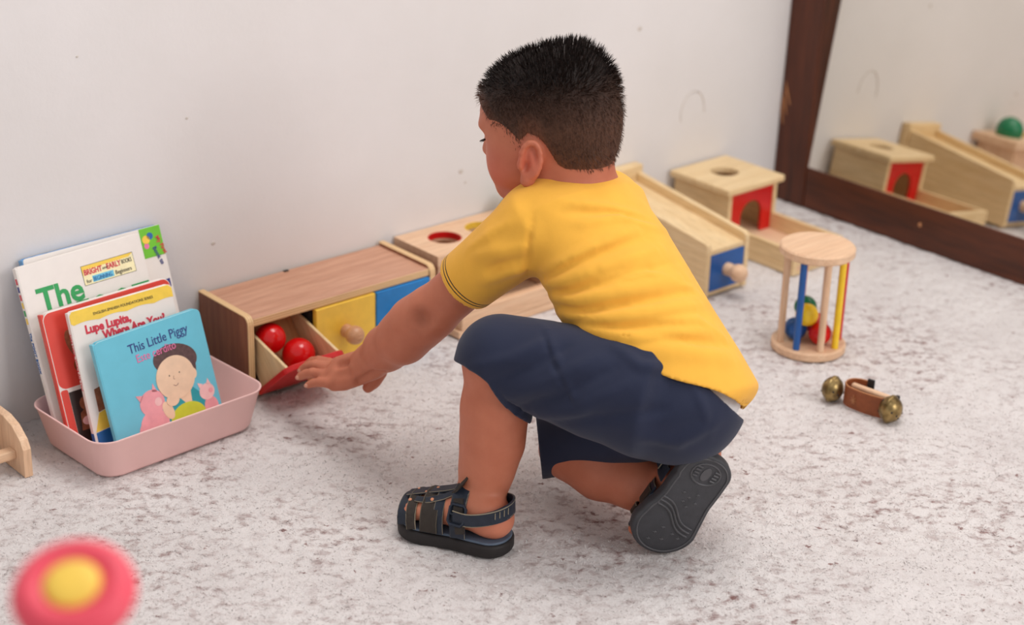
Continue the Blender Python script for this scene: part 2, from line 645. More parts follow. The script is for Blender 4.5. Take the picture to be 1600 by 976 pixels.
pl = rrect(0.012, 0.1165, 0.0, 0.100, 0.004)
pl = [p for p in rrect(0.012, 0.1165, 0.0, 0.100, 0.018) if p[1] > 0.05] + [(0.012, 0.0), (0.1165, 0.0)]
dr = MB().prism(pl, -0.0085, 0.0, 'y', 0.0012, 2).done('red_drawer', 'red_paint', box, loc=(0, -0.002, 0.0145))
dr.rotation_euler = (TILT, 0, 0)
sp_ = [(0.0002, 0.006), (0.0002, 0.088), (0.10, 0.020), (0.10, 0.006)]
for x in (0.017, 0.1075):
    MB().prism(sp_, x, x + 0.005, 'x', 0.0006, 1).done('drawer_side', 'pine_y', dr)
MB().box(0.0225, 0.107, 0.0005, 0.10, 0.006, 0.010).done('drawer_floor', 'drawer_wood', dr)
MB().box(0.0225, 0.107, 0.096, 0.10, 0.0102, 0.020).done('drawer_back', 'drawer_wood', dr)
knob_parts(dr, (0.066, -0.0085, 0.068), 0.0105, 0.006)
hg = MB().tube([(0.045, -0.004, 0.012), (0.085, -0.004, 0.012)], 0.0028, 10)
hg.box(0.045, 0.085, -0.0025, 0.0005, 0.002, 0.011)
hg.done('hinge', 'steel', box)


def bin_pt(x, y, z):
    c, s = math.cos(TILT), math.sin(TILT)
    return (dx0 + x, dy0 - 0.002 + y * c - z * s, 0.0145 + y * s + z * c)


rb = 0.0245
o = MB().ball(bin_pt(0.0785, rb + 0.0008, rb + 0.0103), rb, 40).done('red_ball', 'red_gloss', None, 180)
tag(o, 'shiny red ball nearest the hand in the open red drawer', 'ball', 'red balls in the drawer')
o = MB().ball(bin_pt(0.0455, rb + 0.036, rb + 0.0103), rb * 0.92, 40).done('red_ball', 'red_gloss', None, 180)
tag(o, 'shiny red ball at the left back of the open red drawer', 'ball', 'red balls in the drawer')

# ------------------------------------------------------------------ box with three round holes
tx0, ty0 = 1.650, -0.115
b3 = empty('hole_box', (tx0, ty0, 0), 'pale wooden box with red and yellow ringed holes in its lid', 'toy box')
lid = MB()
for k in range(3):
    lid.hole_plate(0.025 + 0.077 * k - (0.025 if k == 0 else 0), 0.102 + 0.077 * k + (0.025 if k == 2 else 0), 0, 0.112, 0.113, 0.130, 0.064 + 0.077 * k, 0.062, 0.027)
lo_ = lid.done('lid', 'beech_x', b3)
bv = lo_.modifiers.new('bevel', 'BEVEL')
bv.width, bv.segments, bv.limit_method, bv.angle_limit = 0.003, 2, 'ANGLE', R(60)
for k, cmat in enumerate(('red_paint', 'yellow_paint', 'green_paint')):
    ring = [(0.0262, 0.1185), (0.0272, 0.1185), (0.0272, 0.1292), (0.0262, 0.1292), (0.0262, 0.1185)]
    MB().lathe(ring, 40, Matrix.Translation((0.064 + 0.077 * k, 0.062, 0))).done('ring', cmat, b3, 50)
MB().box(0.012, 0.024, 0.014, 0.108, 0.0125, 0.1125, 0.001).done('end_panel', 'beech_z', b3)
MB().box(0.246, 0.258, 0.014, 0.108, 0.0125, 0.1125, 0.001).done('end_panel', 'beech_z', b3)
MB().box(0.0245, 0.2455, 0.016, 0.024, 0.0460, 0.1125, 0.001).done('front_panel', 'beech_x', b3)
MB().box(0.0245, 0.2455, 0.098, 0.106, 0.0125, 0.1125, 0.001).done('back_panel', 'beech_x', b3)
MB().box(0.012, 0.272, -0.040, 0.108, 0.0, 0.012, 0.0015).done('base_board', 'beech_x', b3)
MB().box(0.018, 0.272, -0.040, -0.029, 0.0125, 0.044, 0.0015).done('tray_rail', 'beech_x', b3)
MB().box(0.018, 0.0265, -0.0285, 0.0135, 0.0125, 0.030, 0.0012).done('tray_rail', 'beech_y', b3)
MB().box(0.2635, 0.272, -0.0285, 0.0135, 0.0125, 0.044, 0.0012).done('tray_rail', 'beech_y', b3)
MB().box(0.027, 0.263, -0.0285, 0.0135, 0.0125, 0.024, 0.001).done('tray_floor', 'beech_x', b3)
rg = 0.0300
o = MB().ball((tx0 + 0.064 + 0.154, ty0 + 0.062, 0.130 + math.sqrt(rg ** 2 - 0.0278 ** 2) + 0.0003), rg, 32).done('green_ball', 'green_paint', None, 180)
tag(o, 'green ball resting on the lid of the box with ringed holes', 'ball')

# ------------------------------------------------------------------ ball ramp with a blue drawer
rx0, ry0 = 2.086, -0.284
rp = empty('ball_ramp', (rx0, ry0, 0), 'pale wooden ball ramp with a blue drawer front and round knob', 'toy')
LR, WR = 0.262, 0.105
zf, zb = 0.101, 0.136


def slope(y):
    return zf + (zb - zf) * y / LR


side = [(0, 0.004)] + [(0.008 - 0.008 * math.cos(R(a)), zf - 0.008 + 0.008 * math.sin(R(a))) for a in (0, 30, 60, 90)] + [(LR, zb), (LR, 0.004)]
for x in (0.0, WR - 0.0105):
    MB().prism(side, x, x + 0.0105, 'x', 0.0012, 2).done('side_rail', 'pine_y', rp)
MB().prism([(0.003, zf - 0.024), (0.003, zf - 0.016), (LR, zb - 0.016), (LR, zb - 0.024)], 0.0108, WR - 0.0108, 'x').done('ramp_surface', 'pine_y', rp)
MB().box(-0.003, WR + 0.004, LR + 0.0005, LR + 0.020, 0.0, 0.149, 0.0015).done('back_board', 'pine_x', rp)
MB().box(0.0108, WR - 0.0108, 0.004, LR, 0.004, 0.0115, 0.0008).done('bottom_panel', 'pine_y', rp)
dd = MB().box(0.0114, WR - 0.0114, 0.0005, 0.010, 0.0125, 0.0765, 0.001).done('blue_drawer', 'deep_blue', rp)
knob_parts(dd, (WR * 0.50, 0.0005, 0.046), 0.0155, 0.014, 'beech_y')
MB().box(0.016, WR - 0.016, 0.0102, 0.12, 0.0125, 0.05).done('drawer_bin', 'pine_y', dd)
for x in (0.004, WR - 0.008):
    for y in (0.012, 0.24):
        MB().lathe([(0.0, 0.0), (0.004, 0.0), (0.004, 0.004), (0, 0.004)], 10, Matrix.Translation((x, y, 0))).done('foot', 'pine_y', rp)

# ------------------------------------------------------------------ box with one hole, a red arch and a tray
ix0, iy0 = 2.281, -0.153
ib = empty('arch_box', (ix0, iy0, 0), 'pale wooden box with one hole on top and a red arch over its tray', 'toy box')
WI, DI, HI = 0.150, 0.146, 0.117
lo_ = MB().hole_plate(0, WI, 0, DI, HI - 0.013, HI, WI * 0.5, DI * 0.55, 0.0255).done('lid', 'pine_x', ib)
bv = lo_.modifiers.new('bevel', 'BEVEL')
bv.width, bv.segments, bv.limit_method, bv.angle_limit = 0.003, 2, 'ANGLE', R(60)
for x in (0.010, WI - 0.0195):
    MB().box(x, x + 0.0095, 0.008, DI - 0.004, 0.0, HI - 0.0133, 0.001).done('side_panel', 'pine_y', ib)
MB().box(0.020, WI - 0.020, DI - 0.013, DI - 0.004, 0.008, HI - 0.0133).done('back_panel', 'pine_x', ib)
ax0, ax1 = 0.0200, WI - 0.0200
acx, ar = (ax0 + ax1) / 2, 0.0285
arch = [(ax0, 0.0165), (acx - ar, 0.0165), (acx - ar, 0.052)] + [(acx + ar * math.cos(R(a)), 0.052 + ar * math.sin(R(a))) for a in range(168, 0, -12)] + [(acx + ar, 0.052), (acx + ar, 0.0165), (ax1, 0.0165), (ax1, HI - 0.0135), (ax0, HI - 0.0135)]
MB().prism(arch, 0.0105, 0.0155, 'y').done('arch_panel', 'red_paint', ib)
TL = -0.150
MB().box(0.0203, WI - 0.0203, TL, DI - 0.0135, 0.008, 0.0160, 0.0005).done('tray_floor', 'beech_y', ib)
for x in (0.010, WI - 0.0195):
    MB().box(x, x + 0.0095, TL, 0.0075, 0.0, 0.046, 0.0012).done('tray_rail', 'pine_y', ib)
MB().box(0.0200, WI - 0.0200, TL, TL + 0.0095, 0.0, 0.0075, 0.001).done('tray_foot', 'pine_x', ib)
MB().box(0.0200, WI - 0.0200, TL + 0.0002, TL + 0.0095, 0.0163, 0.046, 0.0012).done('tray_rail', 'pine_x', ib)

# ------------------------------------------------------------------ rolling drum with rods and balls
dcx, dcy = 2.078, -0.516
dm = empty('rolling_drum', (dcx, dcy, 0), 'wooden rattle drum with coloured rods between two round discs', 'toy')
hr = Vector((math.cos(YAW), -math.sin(YAW), 0))
hc = Vector((-math.sin(YAW), -math.cos(YAW), 0))
RD = 0.0585
for z0, z1 in ((0.0, 0.0145), (0.160, 0.1745)):
    pr_ = [(0, z0), (RD - 0.0025, z0), (RD, z0 + 0.0025), (RD, z1 - 0.0025), (RD - 0.0025, z1), (0, z1)]
    MB().lathe(pr_, 64).done('disc', 'beech_x', dm, 40)
for k, cmat in enumerate(('yellow_gloss', 'red_paint', 'beech_z', 'red_paint', 'green_paint', 'beech_z', 'deep_blue', 'beech_z')):
    a = R((40, -6, -56, -101, -148, 166, 122, 76)[k])
    p = hr * (0.0475 * math.cos(a)) + hc * (0.0475 * math.sin(a))
    MB().lathe([(0, 0.0147), (0.0055, 0.0147), (0.0055, 0.1598), (0, 0.1598)], 16, Matrix.Translation(p)).done('rod', cmat, dm, 40)
for a, c, z, cmat, nm in ((-0.022, 0.0, 0.0328, 'deep_blue', 'blue'), (0.014, 0.017, 0.0328, 'red_gloss', 'red'), (0.013, -0.021, 0.0328, 'red_soft', 'coral red'),
                          (-0.009, 0.014, 0.0625, 'yellow_gloss', 'yellow'), (-0.006, -0.0225, 0.0605, 'green_paint', 'green')):
    p = Vector((dcx, dcy, z)) + hr * a + hc * c
    o = MB().ball(p, 0.018, 28).done('rattle_ball', cmat, None, 180)
    tag(o, {'blue': 'small blue ball low at the left inside the rattle drum', 'red': 'small bright red ball at the front inside the rattle drum',
            'coral red': 'small coral red ball behind the red one inside the drum', 'yellow': 'small yellow ball on top of the others in the drum',
            'green': 'small dark green ball behind the yellow one in the drum'}[nm], 'ball', 'balls in the rattle drum')

# ------------------------------------------------------------------ leather strap with two bells
L0 = Vector((1.958, -0.665, 0))
e1 = Vector((0.177, -0.984, 0)).normalized()
e2 = Vector((0.984, 0.177, 0)).normalized()
bl = empty('bell_strap', L0 + e1 * 0.045, 'brown leather strap with two brass bells and a wooden dowel', 'toy')


def bp(a, c, z):
    return e1 * (a - 0.045) + e2 * c + Vector((0, 0, z))


pts, nr = [], []
for k in range(8):
    pts.append(bp(0.088 - 0.056 * k / 7, -0.006 - 0.003 * math.sin(math.pi * k / 7), 0.0175))
    nr.append(-e2)
for k in range(1, 12):
    a = math.pi * k / 12
    pts.append(bp(0.032 - 0.015 * math.sin(a), 0.0075 - 0.0135 * math.cos(a), 0.0175 + 0.004 * k / 12))
    nr.append(-e2 * math.cos(a) - e1 * math.sin(a))
for k in range(3):
    pts.append(bp(0.032 + 0.006 * k, 0.021 + 0.001 * k, 0.0215))
    nr.append(e2)
MB().ribbon(pts, nr, 0.032, 0.0022).done('strap', 'leather_tan', bl, 40)
ed = MB()
ed.tube([p + Vector((0, 0, 0.016)) + q * 0.001 for p, q in zip(pts, nr)], 0.0011, 6)
ed.done('strap_edge', 'leather_edge', bl, 60)
MB().box(-0.0055, 0.0055, -0.0018, 0.0018, -0.012, 0.012, 0.0008, 1, Matrix.Translation(bp(0.047, 0.0235, 0.0295)) @ Matrix.Rotation(-1.39, 4, 'Z')).done('end_tab', 'black_matte', bl)
MB().tube([bp(0.024, 0.010, 0.030), bp(0.026, 0.010, 0.030), bp(0.090, 0.012, 0.0265), bp(0.092, 0.012, 0.0265)], [0.003, 0.0048, 0.0048, 0.003], 14).done('dowel', 'beech_y', bl, 50)
MB().box(-0.003, 0.003, -0.002, 0.014, -0.0035, 0.0035, 0.001, 1, Matrix.Translation(bp(0.094, 0.006, 0.029)) @ Matrix.Rotation(-1.39, 4, 'Z')).done('end_tab', 'black_matte', bl)
# an embossed tree-like mark on the strap
mk = MB()
c0 = bp(0.038, -0.0112, 0.0175)
for dzs in ((0, 0.008), (0.003, 0.004), (-0.003, 0.004), (0.0045, -0.001), (-0.0045, -0.001), (0.002, -0.006), (-0.002, -0.006)):
    mk.tube([c0 + Vector((0, 0, -0.002)), c0 + e1 * dzs[0] + Vector((0, 0, dzs[1]))], 0.0005, 5)
mk.done('embossed_mark', 'leather_edge', bl)
for a, rr in ((-0.002, 0.0185), (0.096, 0.0195)):
    qz = e1.to_track_quat('Z', 'Y').to_matrix().to_4x4()
    pr_ = []
    for k in range(0, 25):
        t_ = -math.pi / 2 + math.pi * k / 24
        r_ = rr * math.cos(t_) + (0.0018 if k in (12,) else 0) + (0.0016 if k in (11, 13) else 0)
        pr_.append((max(r_, 0), rr * 0.86 * math.sin(t_)))
    off = 0.0 if a < 0.01 else -0.006
    bo = MB().lathe(pr_, 32, Matrix.Translation(bp(a, off, rr + 0.0005)) @ qz).done('bell', 'brass', bl, 50)
    hl = MB()
    for th, ph in ((60, 200), (60, 250), (62, 330), (-55, 200), (-52, 260), (35, 170), (-35, 120), (30, 290), (-30, 310)):
        d = Vector((math.cos(R(th)) * math.cos(R(ph)), math.cos(R(th)) * math.sin(R(ph)), 0.86 * math.sin(R(th)))) * (rr * 0.955)
        hl.ball((Matrix.Translation(bp(a, off, rr + 0.0005)) @ qz @ d), 0.0019, 10)
    hl.done('bell_holes', 'black_matte', bo)

# ------------------------------------------------------------------ pink bin
pb = empty('storage_bin', (1.1165, -0.142, 0), 'pale pink plastic bin holding the picture books', 'bin', R(3.2))


def bin_loop(hx, hy, r, z, n=8):
    return [(p[0], p[1], z) for p in rrect(-hx, hx, -hy, hy, r, n)]


bmn = bmesh.new()
loops = []
for hx, hy, r, z in ((0.110, 0.066, 0.022, 0.0), (0.1205, 0.0765, 0.026, 0.0015), (0.1245, 0.080, 0.028, 0.006), (0.1365, 0.0895, 0.030, 0.059), (0.1385, 0.0912, 0.031, 0.0605),
                     (0.1385, 0.0912, 0.031, 0.062), (0.1362, 0.0890, 0.029, 0.062), (0.1345, 0.0875, 0.0285, 0.059), (0.1225, 0.078, 0.026, 0.008), (0.118, 0.074, 0.024, 0.0045), (0.105, 0.06, 0.02, 0.004)):
    loops.append([bmn.verts.new(p) for p in bin_loop(hx, hy, r, z)])
for a, c in zip(loops, loops[1:]):
    for i in range(len(a)):
        j = (i + 1) % len(a)
        bmn.faces.new((a[i], a[j], c[j], c[i]))
bmn.faces.new(loops[0][::-1])
bmn.faces.new(loops[-1])
mb = MB()
mb.bm.free()
mb.bm = bmn
bmesh.ops.recalc_face_normals(bmn, faces=bmn.faces[:])
mb.done('bin_shell', 'pink_plastic', pb, 45)


# ------------------------------------------------------------------ picture books
def book(name, label, bl_, lean, turn, wd, ht, th, cover, rad=0.004, spine=None, page='paper', yaw=0.0, back=None, group='picture books in the bin'):
    o = bpy.data.objects.new(name, None)
    C.objects.link(o)
    o.empty_display_size = 0.03
    tag(o, label, 'book', group)
    o.matrix_world = Matrix.Translation(bl_) @ Matrix.Rotation(yaw, 4, 'Z') @ Matrix.Rotation(R(90 - lean), 4, 'X') @ Matrix.Rotation(R(turn), 4, 'Z')
    MB().prism(rrect(0, wd, 0, ht, rad), -0.0012, 0, 'z', 0.0004, 1).done('front_cover', cover, o)
    MB().prism(rrect(0, wd, 0, ht, rad), -th, -th + 0.0012, 'z', 0.0004, 1).done('back_cover', back or cover, o)
    i = 0.0015
    MB().prism(rrect(0.003, wd - i, i, ht - i, rad), -th + 0.0013, -0.0013, 'z').done('pages', page, o)
    MB().box(-0.0018, 0.003, 0.001, ht - 0.001, -th + 0.0004, -0.0004, 0.001, 2).done('spine', spine or cover, o)
    return o


def flat(o, pts, mat, z, name='print'):
    return MB().prism(pts, 0.0, z, 'z').done(name, mat, o)


def ell(cx, cy, a, b, n=28, rot=0.0):
    c, s = math.cos(rot), math.sin(rot)
    return [(cx + a * math.cos(2 * math.pi * k / n) * c - b * math.sin(2 * math.pi * k / n) * s,
             cy + a * math.cos(2 * math.pi * k / n) * s + b * math.sin(2 * math.pi * k / n) * c) for k in range(n)]


def T2(x, y, z=0.0003, rot=0.0):
    return Matrix.Translation((x, y, z)) @ Matrix.Rotation(R(rot), 4, 'Z')


# rearmost: tall white book with a green corner and a blue spine side
B = book('picture_book', 'rearmost tall book with a green corner and blue top edge', (1.012, -0.0945, 0.0085), 18.4, 1.0, 0.212, 0.252, 0.012, 'white_cover', 0.004, 'blue_edge', 'blue_edge', back='blue_edge')
flat(B, [(0.178, 0.209), (0.2115, 0.209), (0.2115, 0.2515), (0.178, 0.2515)], 'green_cover', 0.0004, 'corner_panel')
for x, y, a, m in ((0.186, 0.235, 0.006, 'yellow_paint'), (0.193, 0.239, 0.005, 'ink_blue'), (0.185, 0.226, 0.004, 'ink_pink')):
    flat(B, ell(x, y, a, a), m, 0.0006)
text('My First', 0.0085, 'ink_red', B, T2(0.201, 0.236, 0.0006, -72), bold=0.0002)
text('Book to', 0.0085, 'ink_navy', B, T2(0.193, 0.222, 0.0006, -72), bold=0.0002)
flat(B, [(0.186, 0.162), (0.209, 0.162), (0.209, 0.174), (0.188, 0.172)], 'ink_navy', 0.0004)

# white hardback with green title
A = book('picture_book', 'tall white hardback book with a large green title', (0.9975, -0.1115, 0.0085), 18.0, 2.2, 0.188, 0.250, 0.011, 'white_cover', 0.004)
text('The', 0.043, 'ink_green', A, T2(0.0185, 0.1845), bold=0.0012)
text('FOOT', 0.060, 'ink_green', A, T2(0.070, 0.1395), bold=0.0025, sx=0.70)
text('BOOK', 0.060, 'ink_red', A, T2(0.050, 0.070), bold=0.0025, sx=0.70)
flat(A, [(0.090, 0.200), (0.171, 0.200), (0.171, 0.2275), (0.090, 0.2275)], 'ink_black', 0.0003, 'banner_border')
flat(A, [(0.0906, 0.2006), (0.1704, 0.2006), (0.1704, 0.2269), (0.0906, 0.2269)], 'banner_cream', 0.0004, 'banner')
flat(A, [(0.0906, 0.2120), (0.0930, 0.2215), (0.1640, 0.2225), (0.1704, 0.2269), (0.0906, 0.2269)], 'banner_yellow', 0.0005, 'banner')
text('BRIGHT', 0.0108, 'ink_red', A, T2(0.0925, 0.2142, 0.0006), bold=0.0003, sx=0.74)
text('and', 0.006, 'ink_black', A, T2(0.1210, 0.2155, 0.0006))
text('EARLY', 0.0108, 'ink_red', A, T2(0.1275, 0.2142, 0.0006), bold=0.0003, sx=0.72)
text('BOOKS', 0.0085, 'ink_black', A, T2(0.1510, 0.2152, 0.0006), sx=0.58)
text('for', 0.007, 'ink_black', A, T2(0.0935, 0.2030, 0.0006))
flat(A, [(0.1035, 0.2022), (0.1365, 0.2022), (0.1365, 0.2110), (0.1035, 0.2110)], 'sky_ink', 0.00055)
text('BEGINNING', 0.0082, 'ink_blue', A, T2(0.1045, 0.2035, 0.0007), sx=0.66)
text('Beginners', 0.0082, 'ink_black', A, T2(0.1385, 0.2035, 0.0006), sx=0.80)
text('The FOOT BOOK', 0.0075, 'ink_blue', A, Matrix.Translation((-0.0020, 0.16, -0.0085)) @ Matrix.Rotation(R(-90), 4, 'Y') @ Matrix.Rotation(R(-90), 4, 'Z'), bold=0.0002)
for k, m in enumerate(('ink_red', 'ink_navy', 'ink_red', 'banner_yellow', 'ink_green', 'banner_yellow')):
    MB().box(-0.0021, -0.0017, 0.235 - 0.011 * k - 0.008, 0.235 - 0.011 * k, -0.008, -0.003).done('spine_print', m, A)

# red board book with a photograph set into it
Cb = book('picture_book', 'red board book with rounded corners and a dark photograph', (1.002, -0.1330, 0.0085), 16.5, 1.6, 0.197, 0.191, 0.010, 'white_cover', 0.012, 'red_cover')
flat(Cb, rrect(0.001, 0.196, 0.084, 0.190, 0.011), 'red_cover', 0.0004, 'cover_panel')
flat(Cb, [(0.012, 0.0), (0.060, 0.0), (0.060, 0.078), (0.012, 0.078)], 'photo_dark', 0.0005, 'photograph')
flat(Cb, ell(0.030, 0.058, 0.0065, 0.0085), 'photo_brown', 0.0007)
flat(Cb, [(0.019, 0.022), (0.044, 0.022), (0.040, 0.047), (0.030, 0.051), (0.022, 0.046)], 'photo_brown', 0.0007)
flat(Cb, ell(0.030, 0.034, 0.008, 0.006), 'print_pig_light', 0.0009)
flat(Cb, rrect(0.001, 0.0115, 0.002, 0.083, 0.003), 'red_cover', 0.0004, 'cover_panel')
flat(Cb, ell(0.036, 0.140, 0.010, 0.022, 20, 0.3), 'photo_brown', 0.0007)
flat(Cb, ell(0.040, 0.112, 0.012, 0.010, 20, 0.5), 'leather_tan', 0.0007)

# yellow-banded book
D = book('picture_book', 'white book with a wavy yellow band and red title', (1.026, -0.1585, 0.0085), 15.5, 1.0, 0.157, 0.1955, 0.009, 'white_cover', 0.006, 'white_cover')
wave = [(0.0, 0.179), (0.0, 0.190), (0.004, 0.195), (0.152, 0.195), (0.157, 0.190), (0.157, 0.177)]
for k in range(40, 0, -1):
    x = 0.157 * k / 41
    wave.append((x, 0.1755 + 0.0025 * abs(math.sin(x * 75))))
flat(D, wave, 'banner_yellow', 0.0004, 'banner')
text('ENGLISH-SPANISH FOUNDATIONS SERIES', 0.0054, 'ink_black', D, T2(0.034, 0.1830, 0.0005), sx=0.92)
text('Lupe Lupita,', 0.0160, 'ink_red', D, T2(0.018, 0.1610), bold=0.0007, sx=0.88)
text('Where Are You?', 0.0160, 'ink_red', D, T2(0.042, 0.1475), bold=0.0007, sx=0.86)
flat(D, [(0.002, 0.0), (0.060, 0.0), (0.060, 0.032), (0.002, 0.026)], 'ink_blue', 0.0004)
flat(D, [(0.002, 0.027), (0.060, 0.033), (0.060, 0.062), (0.012, 0.052)], 'banner_yellow', 0.0004)
flat(D, [(0.012, 0.053), (0.060, 0.063), (0.060, 0.095), (0.012, 0.085)], 'photo_brown', 0.0004)
text('Lupe Lupita, Where Are You?', 0.0068, 'ink_red', D, Matrix.Translation((-0.0020, 0.165, -0.0070)) @ Matrix.Rotation(R(-90), 4, 'Y') @ Matrix.Rotation(R(-90), 4, 'Z'), sx=0.95)
MB().box(-0.0021, -0.0017, 0.002, 0.026, -0.0085, -0.0005).done('spine_print', 'ink_blue', D)

# pale blue board book at the front
Eb = book('picture_book', 'front pale blue board book with a baby and two pigs', (1.0455, -0.1830, 0.0085), 15.0, 3.4, 0.166, 0.157, 0.010, 'cyan_cover', 0.009, 'cyan_cover')
text('This Little Piggy', 0.0185, 'ink_navy', Eb, T2(0.0475, 0.1270, 0.0003, 1.5), sx=0.80)
text('Este cerdito', 0.0160, 'ink_pink', Eb, T2(0.0555, 0.1120, 0.0003, 1.5), sx=0.80)


def pr(pts, m, z):
    flat(Eb, pts, m, z, 'print')


pr([(0.078, 0.012), (0.092, 0.040), (0.104, 0.052), (0.126, 0.056), (0.140, 0.040), (0.144, 0.012)], 'print_teal', 0.0004)
pr([(0.100, 0.052), (0.112, 0.036), (0.122, 0.032), (0.124, 0.053)], 'print_skin', 0.0005)
pr(ell(0.112, 0.099, 0.034, 0.022, 32, -0.25), 'print_hair', 0.0004)
pr(ell(0.131, 0.086, 0.010, 0.022, 24), 'print_hair', 0.0005)
pr(ell(0.106, 0.075, 0.0300, 0.0305, 36), 'print_skin', 0.0012)
pr(ell(0.133, 0.072, 0.006, 0.008), 'print_skin', 0.0011)
pr(ell(0.112, 0.014, 0.028, 0.022, 28), 'print_lime', 0.0006)
pr(ell(0.094, 0.046, 0.010, 0.0085), 'print_skin', 0.0013)
pr(ell(0.084, 0.034, 0.0075, 0.014, 20, 0.3), 'print_skin', 0.0007)
for x, y in ((0.097, 0.080), (0.113, 0.080)):
    pr(ell(x, y, 0.0009, 0.0012, 8), 'ink_black', 0.0014)
MB().tube([(0.104 - 0.004 + 0.008 * k / 6, 0.066 - 0.0025 * math.sin(math.pi * k / 6), 0.0012) for k in range(7)], 0.0004, 4).done('print', 'print_line', Eb)
MB().tube([(0.1035, 0.078, 0.0012), (0.102, 0.074, 0.0012), (0.1045, 0.073, 0.0012)], 0.0003, 4).done('print', 'print_line', Eb)
pr(ell(0.060, 0.022, 0.022, 0.021, 30), 'print_pig', 0.0005)
pr(ell(0.063, 0.052, 0.019, 0.0185, 30), 'print_pig', 0.0006)
pr([(0.046, 0.058), (0.041, 0.069), (0.052, 0.066)], 'print_pig', 0.0006)
pr([(0.066, 0.067), (0.070, 0.078), (0.074, 0.065)], 'print_pig', 0.0006)
pr(ell(0.072, 0.051, 0.0055, 0.006), 'print_pig_light', 0.0008)
pr(ell(0.041, 0.020, 0.006, 0.011, 18, -0.4), 'print_pig', 0.0006)
pr(ell(0.075, 0.010, 0.010, 0.006, 18, 0.3), 'print_pig_light', 0.0007)
pr(ell(0.150, 0.018, 0.011, 0.014, 22), 'print_pig', 0.0005)
pr(ell(0.148, 0.040, 0.012, 0.0115, 24), 'print_pig_light', 0.0006)
pr([(0.138, 0.047), (0.136, 0.056), (0.144, 0.052)], 'print_pig_light', 0.0006)
pr([(0.149, 0.050), (0.153, 0.058), (0.156, 0.049)], 'print_pig_light', 0.0006)
pr(ell(0.154, 0.040, 0.0035, 0.0035, 14), 'print_pig', 0.0008)

# ------------------------------------------------------------------ things at the left edge
rk = empty('wooden_rack', (0.927, -0.07, 0), 'wooden rack end standing at the left edge beside the pink bin', 'rack')
pan = [(-0.079, 0.0), (-0.079, 0.040), (-0.072, 0.052), (-0.052, 0.066), (-0.028, 0.072), (0.03, 0.072), (0.03, 0.0)]
for x in (-0.006, -0.206):
    MB().prism(pan, x, x + 0.012, 'x', 0.001, 2).done('end_panel', 'beech_z', rk)
for y in (-0.05, 0.0):
    MB().box(-0.194, -0.006, y - 0.008, y + 0.008, 0.02, 0.032, 0.001).done('slat', 'beech_x', rk)
dk = empty('dark_block', (0.93, -0.019, 0), 'low black block against the wall behind the wooden rack', 'block')
MB().box(-0.09, 0.030, -0.017, 0.017, 0.004, 0.034, 0.003).done('block_body', 'black_matte', dk)
for x in (-0.08, 0.02):
    MB().box(x - 0.006, x + 0.006, -0.012, 0.012, 0.0, 0.004, 0.001).done('foot', 'black_matte', dk)

# blurred red toy close to the camera
tp = at(116, 926, 1.02)
sp_o = empty('toy_post', (tp[0], tp[1], 0), 'out-of-focus red round toy top with a yellow centre, nearest the camera', 'toy')
MB().lathe([(0, 0), (0.07, 0), (0.072, 0.003), (0.072, 0.012), (0.069, 0.015), (0, 0.015)], 40).done('base', 'beech_x', sp_o, 40)
MB().lathe([(0, 0.0152), (0.007, 0.0152), (0.007, tp[2] - 0.011), (0, tp[2] - 0.011)], 20).done('post', 'beech_z', sp_o, 40)
tipm = Matrix.Translation((0, 0, tp[2])) @ Matrix.Rotation(R(22), 4, Vector((0, 0, 1)).cross(hc)) @ Matrix.Scale(0.80, 4)
pr_ = [(0, -0.012), (0.029, -0.0145)] + [(0.030 + 0.0145 * math.cos(R(a)), 0.0145 * math.sin(R(a))) for a in range(-80, 91, 10)] + [(0.023, 0.0115), (0.021, 0.010), (0.0, 0.010)]
MB().lathe(pr_, 48, tipm).done('red_top', 'plastic_pink', sp_o, 60)
MB().lathe([(0, 0.0102), (0.0205, 0.0102), (0.0205, 0.012), (0.017, 0.0145), (0.008, 0.0155), (0, 0.0157)], 32, tipm).done('yellow_centre', 'plastic_yellow', sp_o, 60)


